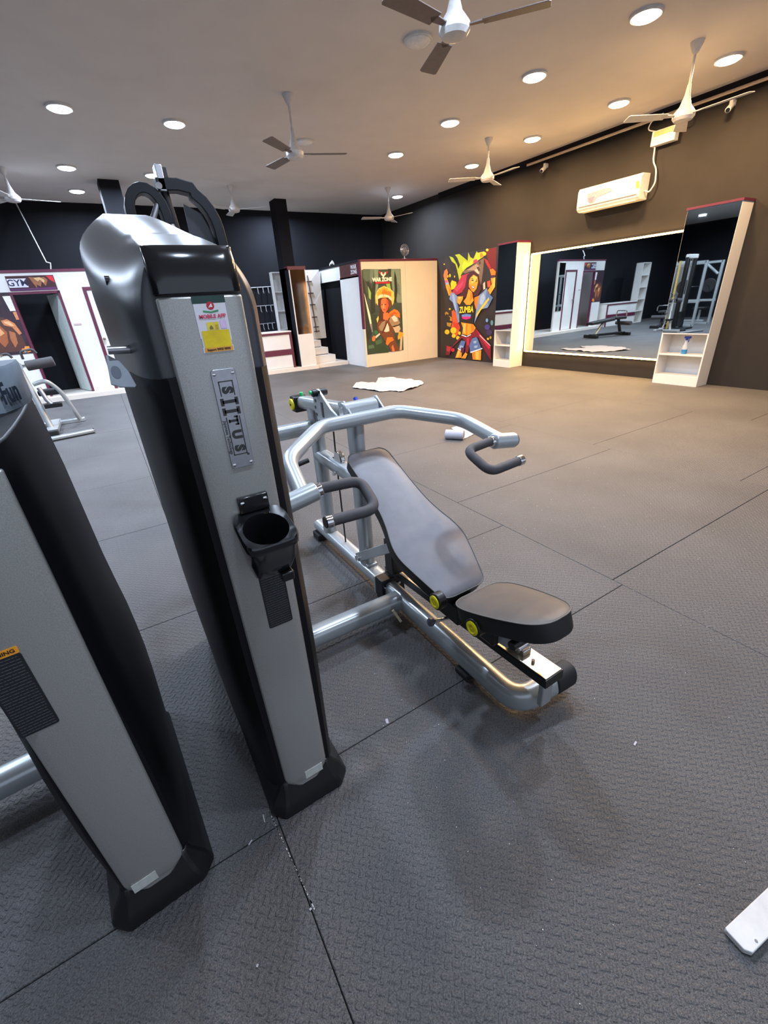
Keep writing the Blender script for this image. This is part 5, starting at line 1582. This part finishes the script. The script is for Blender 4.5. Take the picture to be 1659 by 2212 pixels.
rk = thing('power_rack', 'grey steel power rack with horizontal arms reflected in the right cabinet mirror', 'gym machine', (-3.6, 8.6, 0))
for x in (-0.55, 0.55):
    for y in (-0.5, 0.5):
        MB().box(x-0.035, x+0.035, y-0.035, y+0.035, 0, 2.0).build('upright', M_frame, rk, bevel=0.005)
    MB().box(x-0.035, x+0.035, -0.5, 0.5, 1.93, 2.0).build('side_beam', M_frame, rk, bevel=0.005)
    MB().box(x-0.035, x+0.035, -0.5, 0.5, 0.0, 0.07).build('side_foot', M_frame, rk, bevel=0.005)
    MB().box(x-0.03, x+0.03, -0.55, 0.55, 0.75, 0.82).build('safety_arm', M_frame, rk, bevel=0.005)
MB().box(-0.55, 0.55, 0.45, 0.52, 1.9, 1.97).build('rear_beam', M_frame, rk, bevel=0.005)
MB().cyl((-1.05, -0.1, 1.25), (1.05, -0.1, 1.25), 0.015, seg=10).build('barbell', M_chrome, rk)
for x in (-0.85, 0.85):
    MB().cyl((x-0.03, -0.1, 1.25), (x+0.03, -0.1, 1.25), 0.22, seg=24).build('plate', M_rubber, rk, bevel=0.008)
g2 = thing('pulldown_machine', 'tall grey panelled pulldown machine reflected beside the second counter', 'gym machine', (-4.9, 9.9, 0))
MB().box(-0.3, 0.3, -0.06, 0.06, 0.1, 1.95).build('panel', M_panel, g2, bevel=0.02)
MB().box(-0.36, -0.3, -0.1, 0.1, 0, 2.1).build('upright', M_frame, g2, bevel=0.008)
MB().box(0.3, 0.36, -0.1, 0.1, 0, 2.1).build('upright', M_frame, g2, bevel=0.008)
MB().tube([(0, 0, 2.08), (0, -0.9, 2.0), (0, -1.4, 1.6)], 0.04, bend=0.2, seg=12).build('top_arm', M_frame, g2)
MB().box(-0.2, 0.2, -1.3, -0.9, 0.45, 0.53).build('seat_pad', M_vinylside, g2, bevel=0.02)
MB().box(-0.05, 0.05, -1.3, 0, 0.03, 0.1).build('base_rail', M_frame, g2, bevel=0.01)
MB().tube([(0, -1.1, 0.08), (0, -1.1, 0.46)], 0.04, seg=10).build('seat_post', M_frame, g2)
MB().box(-0.4, 0.4, -0.15, 0.15, 0, 0.08).build('base_foot', M_blackpl, g2, bevel=0.01)


# ------------------------------------------------------------------ cloths, roll, white board, paper scraps
def crumple(outline_px, name, label, cat, amp, seed):
    """a thin sheet lying crumpled on the floor; outline from floor points"""
    pts = [P(u, v, 2, 0.01) for u, v in outline_px]
    bm = MB()
    f = bm.bm.faces.new([bm.bm.verts.new((p.x, p.y, 0.006)) for p in pts])
    bmesh.ops.triangulate(bm.bm, faces=[f])
    bmesh.ops.subdivide_edges(bm.bm, edges=bm.bm.edges[:], cuts=3, use_grid_fill=True)
    bmesh.ops.subdivide_edges(bm.bm, edges=bm.bm.edges[:], cuts=1, use_grid_fill=True)
    bmesh.ops.triangulate(bm.bm, faces=bm.bm.faces[:])
    for v in bm.bm.verts:
        q = Vector((v.co.x*4.0+seed, v.co.y*4.0, 0))
        v.co.z = 0.006 + amp*abs(mnoise.noise(q)) + amp*0.6*abs(mnoise.noise(q*2.3))
    ext = bmesh.ops.solidify(bm.bm, geom=bm.bm.faces[:], thickness=0.002)
    return one(bm, name, M_paper, label, cat, smooth=35)


crumple([(762, 838), (770, 826), (812, 827), (818, 816), (850, 816), (880, 820), (912, 824), (915, 829), (893, 839), (880, 842), (866, 846), (845, 844), (820, 846), (790, 841)], 'paper_sheet', 'large crumpled white sheet lying on the floor before the cream partition', 'sheet', 0.035, 3.1)
ra, rb = P(963, 942, 2, 0.03), P(1002, 944, 2, 0.03)
rt = thing('paper_roll', 'white paper roll with a loose flap on the floor beyond the press arm', 'roll', (ra+rb)/2-Vector((0, 0, 0.03)), world=True)
rx_ = (rb-ra).normalized()
rm = MB()
spr = []
for k in range(40):
    a = k*0.42
    spr.append((0.008+0.0011*k, a))
rm.cyl(ra+Vector((0, 0, 0.022)), rb+Vector((0, 0, 0.022)), 0.052, seg=28)
rm.build('roll_body', M_paper, rt, bevel=0.003)
MB().cyl(rb+Vector((0, 0, 0.022))+rx_*0.0005, rb+Vector((0, 0, 0.022))+rx_*0.002, 0.022, seg=20).build('roll_core', mat('core_shadow', (150, 146, 146), 0.8), rt)
fm = MB()
fp0, fp1, fp2, fp3 = P(1003, 948, 2, 0.004), P(1024, 938, 2, 0.004), P(1000, 915, 2, 0.004), P(975, 925, 2, 0.006)
vs = [fm.bm.verts.new(p) for p in (fp0, fp1, fp2, fp3)]
fm.bm.faces.new(vs)
bmesh.ops.subdivide_edges(fm.bm, edges=fm.bm.edges[:], cuts=5, use_grid_fill=True)
for v in fm.bm.verts:
    v.co.z = 0.004 + 0.02*abs(mnoise.noise(Vector((v.co.x*9, v.co.y*9, 1))))
bmesh.ops.solidify(fm.bm, geom=fm.bm.faces[:], thickness=0.0015)
fm.build('loose_flap', M_paper, rt, smooth=60)

# white board at the lower right corner
ba, bb, bc = P(1565, 2005, 2, 0.018), P(1700, 1878, 2, 0.018), P(1620, 2066, 2, 0.018)
Mw = frame(ba, bb-ba, bc-ba)
if Mw.col[2].z < 0:
    Mw = Mw @ Matrix.Diagonal((1, 1, -1, 1))
wid = abs((Mw.inverted() @ bc).y)
wb = MB()
wb.prism([(0.004, 0), (0.62, 0), (0.62, wid), (0.012, wid), (0.0, wid-0.012), (0.0, 0.004)], -0.016, Mw)
WBT = thing('white_board_strip', 'white board strip lying on the rubber floor at the lower right corner', 'board', ba-Vector((0, 0, 0.018)), world=True)
wb.build('board', M_whitepl, WBT, bevel=0.002)
MB().cyl(Mw @ V((0.040, 0.045, 0.0)), Mw @ V((0.040, 0.045, 0.0012)), 0.0032, seg=14).build('screw', M_steel, WBT)

scraps = [(836, 1558, 0.022, 0.010, 1.25, 'small white paper scrap on the floor between tower and bench'),
          (570, 1768, 0.028, 0.003, 1.5, 'thin white thread curled on the floor left of the tower foot'),
          (541, 1820, 0.016, 0.004, 0.6, 'pale sliver of paper on the floor before the two tower feet'),
          (671, 1964, 0.006, 0.005, 0.3, 'tiny white fleck at the end of the dusty mat seam'),
          (556, 2086, 0.006, 0.005, 0.9, 'tiny white fleck low on the floor, left of centre'),
          (1372, 1606, 0.020, 0.006, 0.2, 'small smear of white scrap on the treaded floor right of the bench')]
for u, v, a, b, r, lab in scraps:
    p = P(u, v, 2, 0.001)
    s_ = MB()
    M_ = Matrix.Translation((p.x, p.y, 0.0015)) @ Matrix.Rotation(r, 4, 'Z')
    s_.prism([(-a/2, -b/2), (a*0.4, -b*0.55), (a/2, b*0.2), (a*0.3, b/2), (-a*0.45, b*0.45)], 0.0008, M_)
    one(s_, 'paper_scrap', M_paper, lab, 'scrap', smooth=0)
# dust in the mat seam, and loose flecks nobody could count
fl_ = MB()
rr = random.Random(11)
for k in range(170):
    s = rr.random()
    p = P(578+s*104, 1745+s*225, 2, 0.0)
    if rr.random() < 0.35+0.4*math.sin(s*9)**2:
        q = 0.0007+rr.random()*0.0009
        fl_.box(p.x-q, p.x+q, p.y-q*2, p.y+q*2, 0.0004, 0.0014)
for k in range(520):
    x, y = rr.uniform(0.36, 3.4), rr.uniform(0.05, 3.2)
    if 0.72 < x < 1.2 and 0.4 < y < 2.6:
        continue
    q = rr.uniform(0.0005, 0.0013)
    fl_.box(x-q, x+q, y-q, y+q, 0.0006, 0.0018)
fo_ = one(fl_, 'floor_dust', mat('dust_white', (205, 203, 200), 0.9), 'loose white flecks and seam dust scattered over the dark rubber floor', 'dust', smooth=0)
fo_['kind'] = 'stuff'
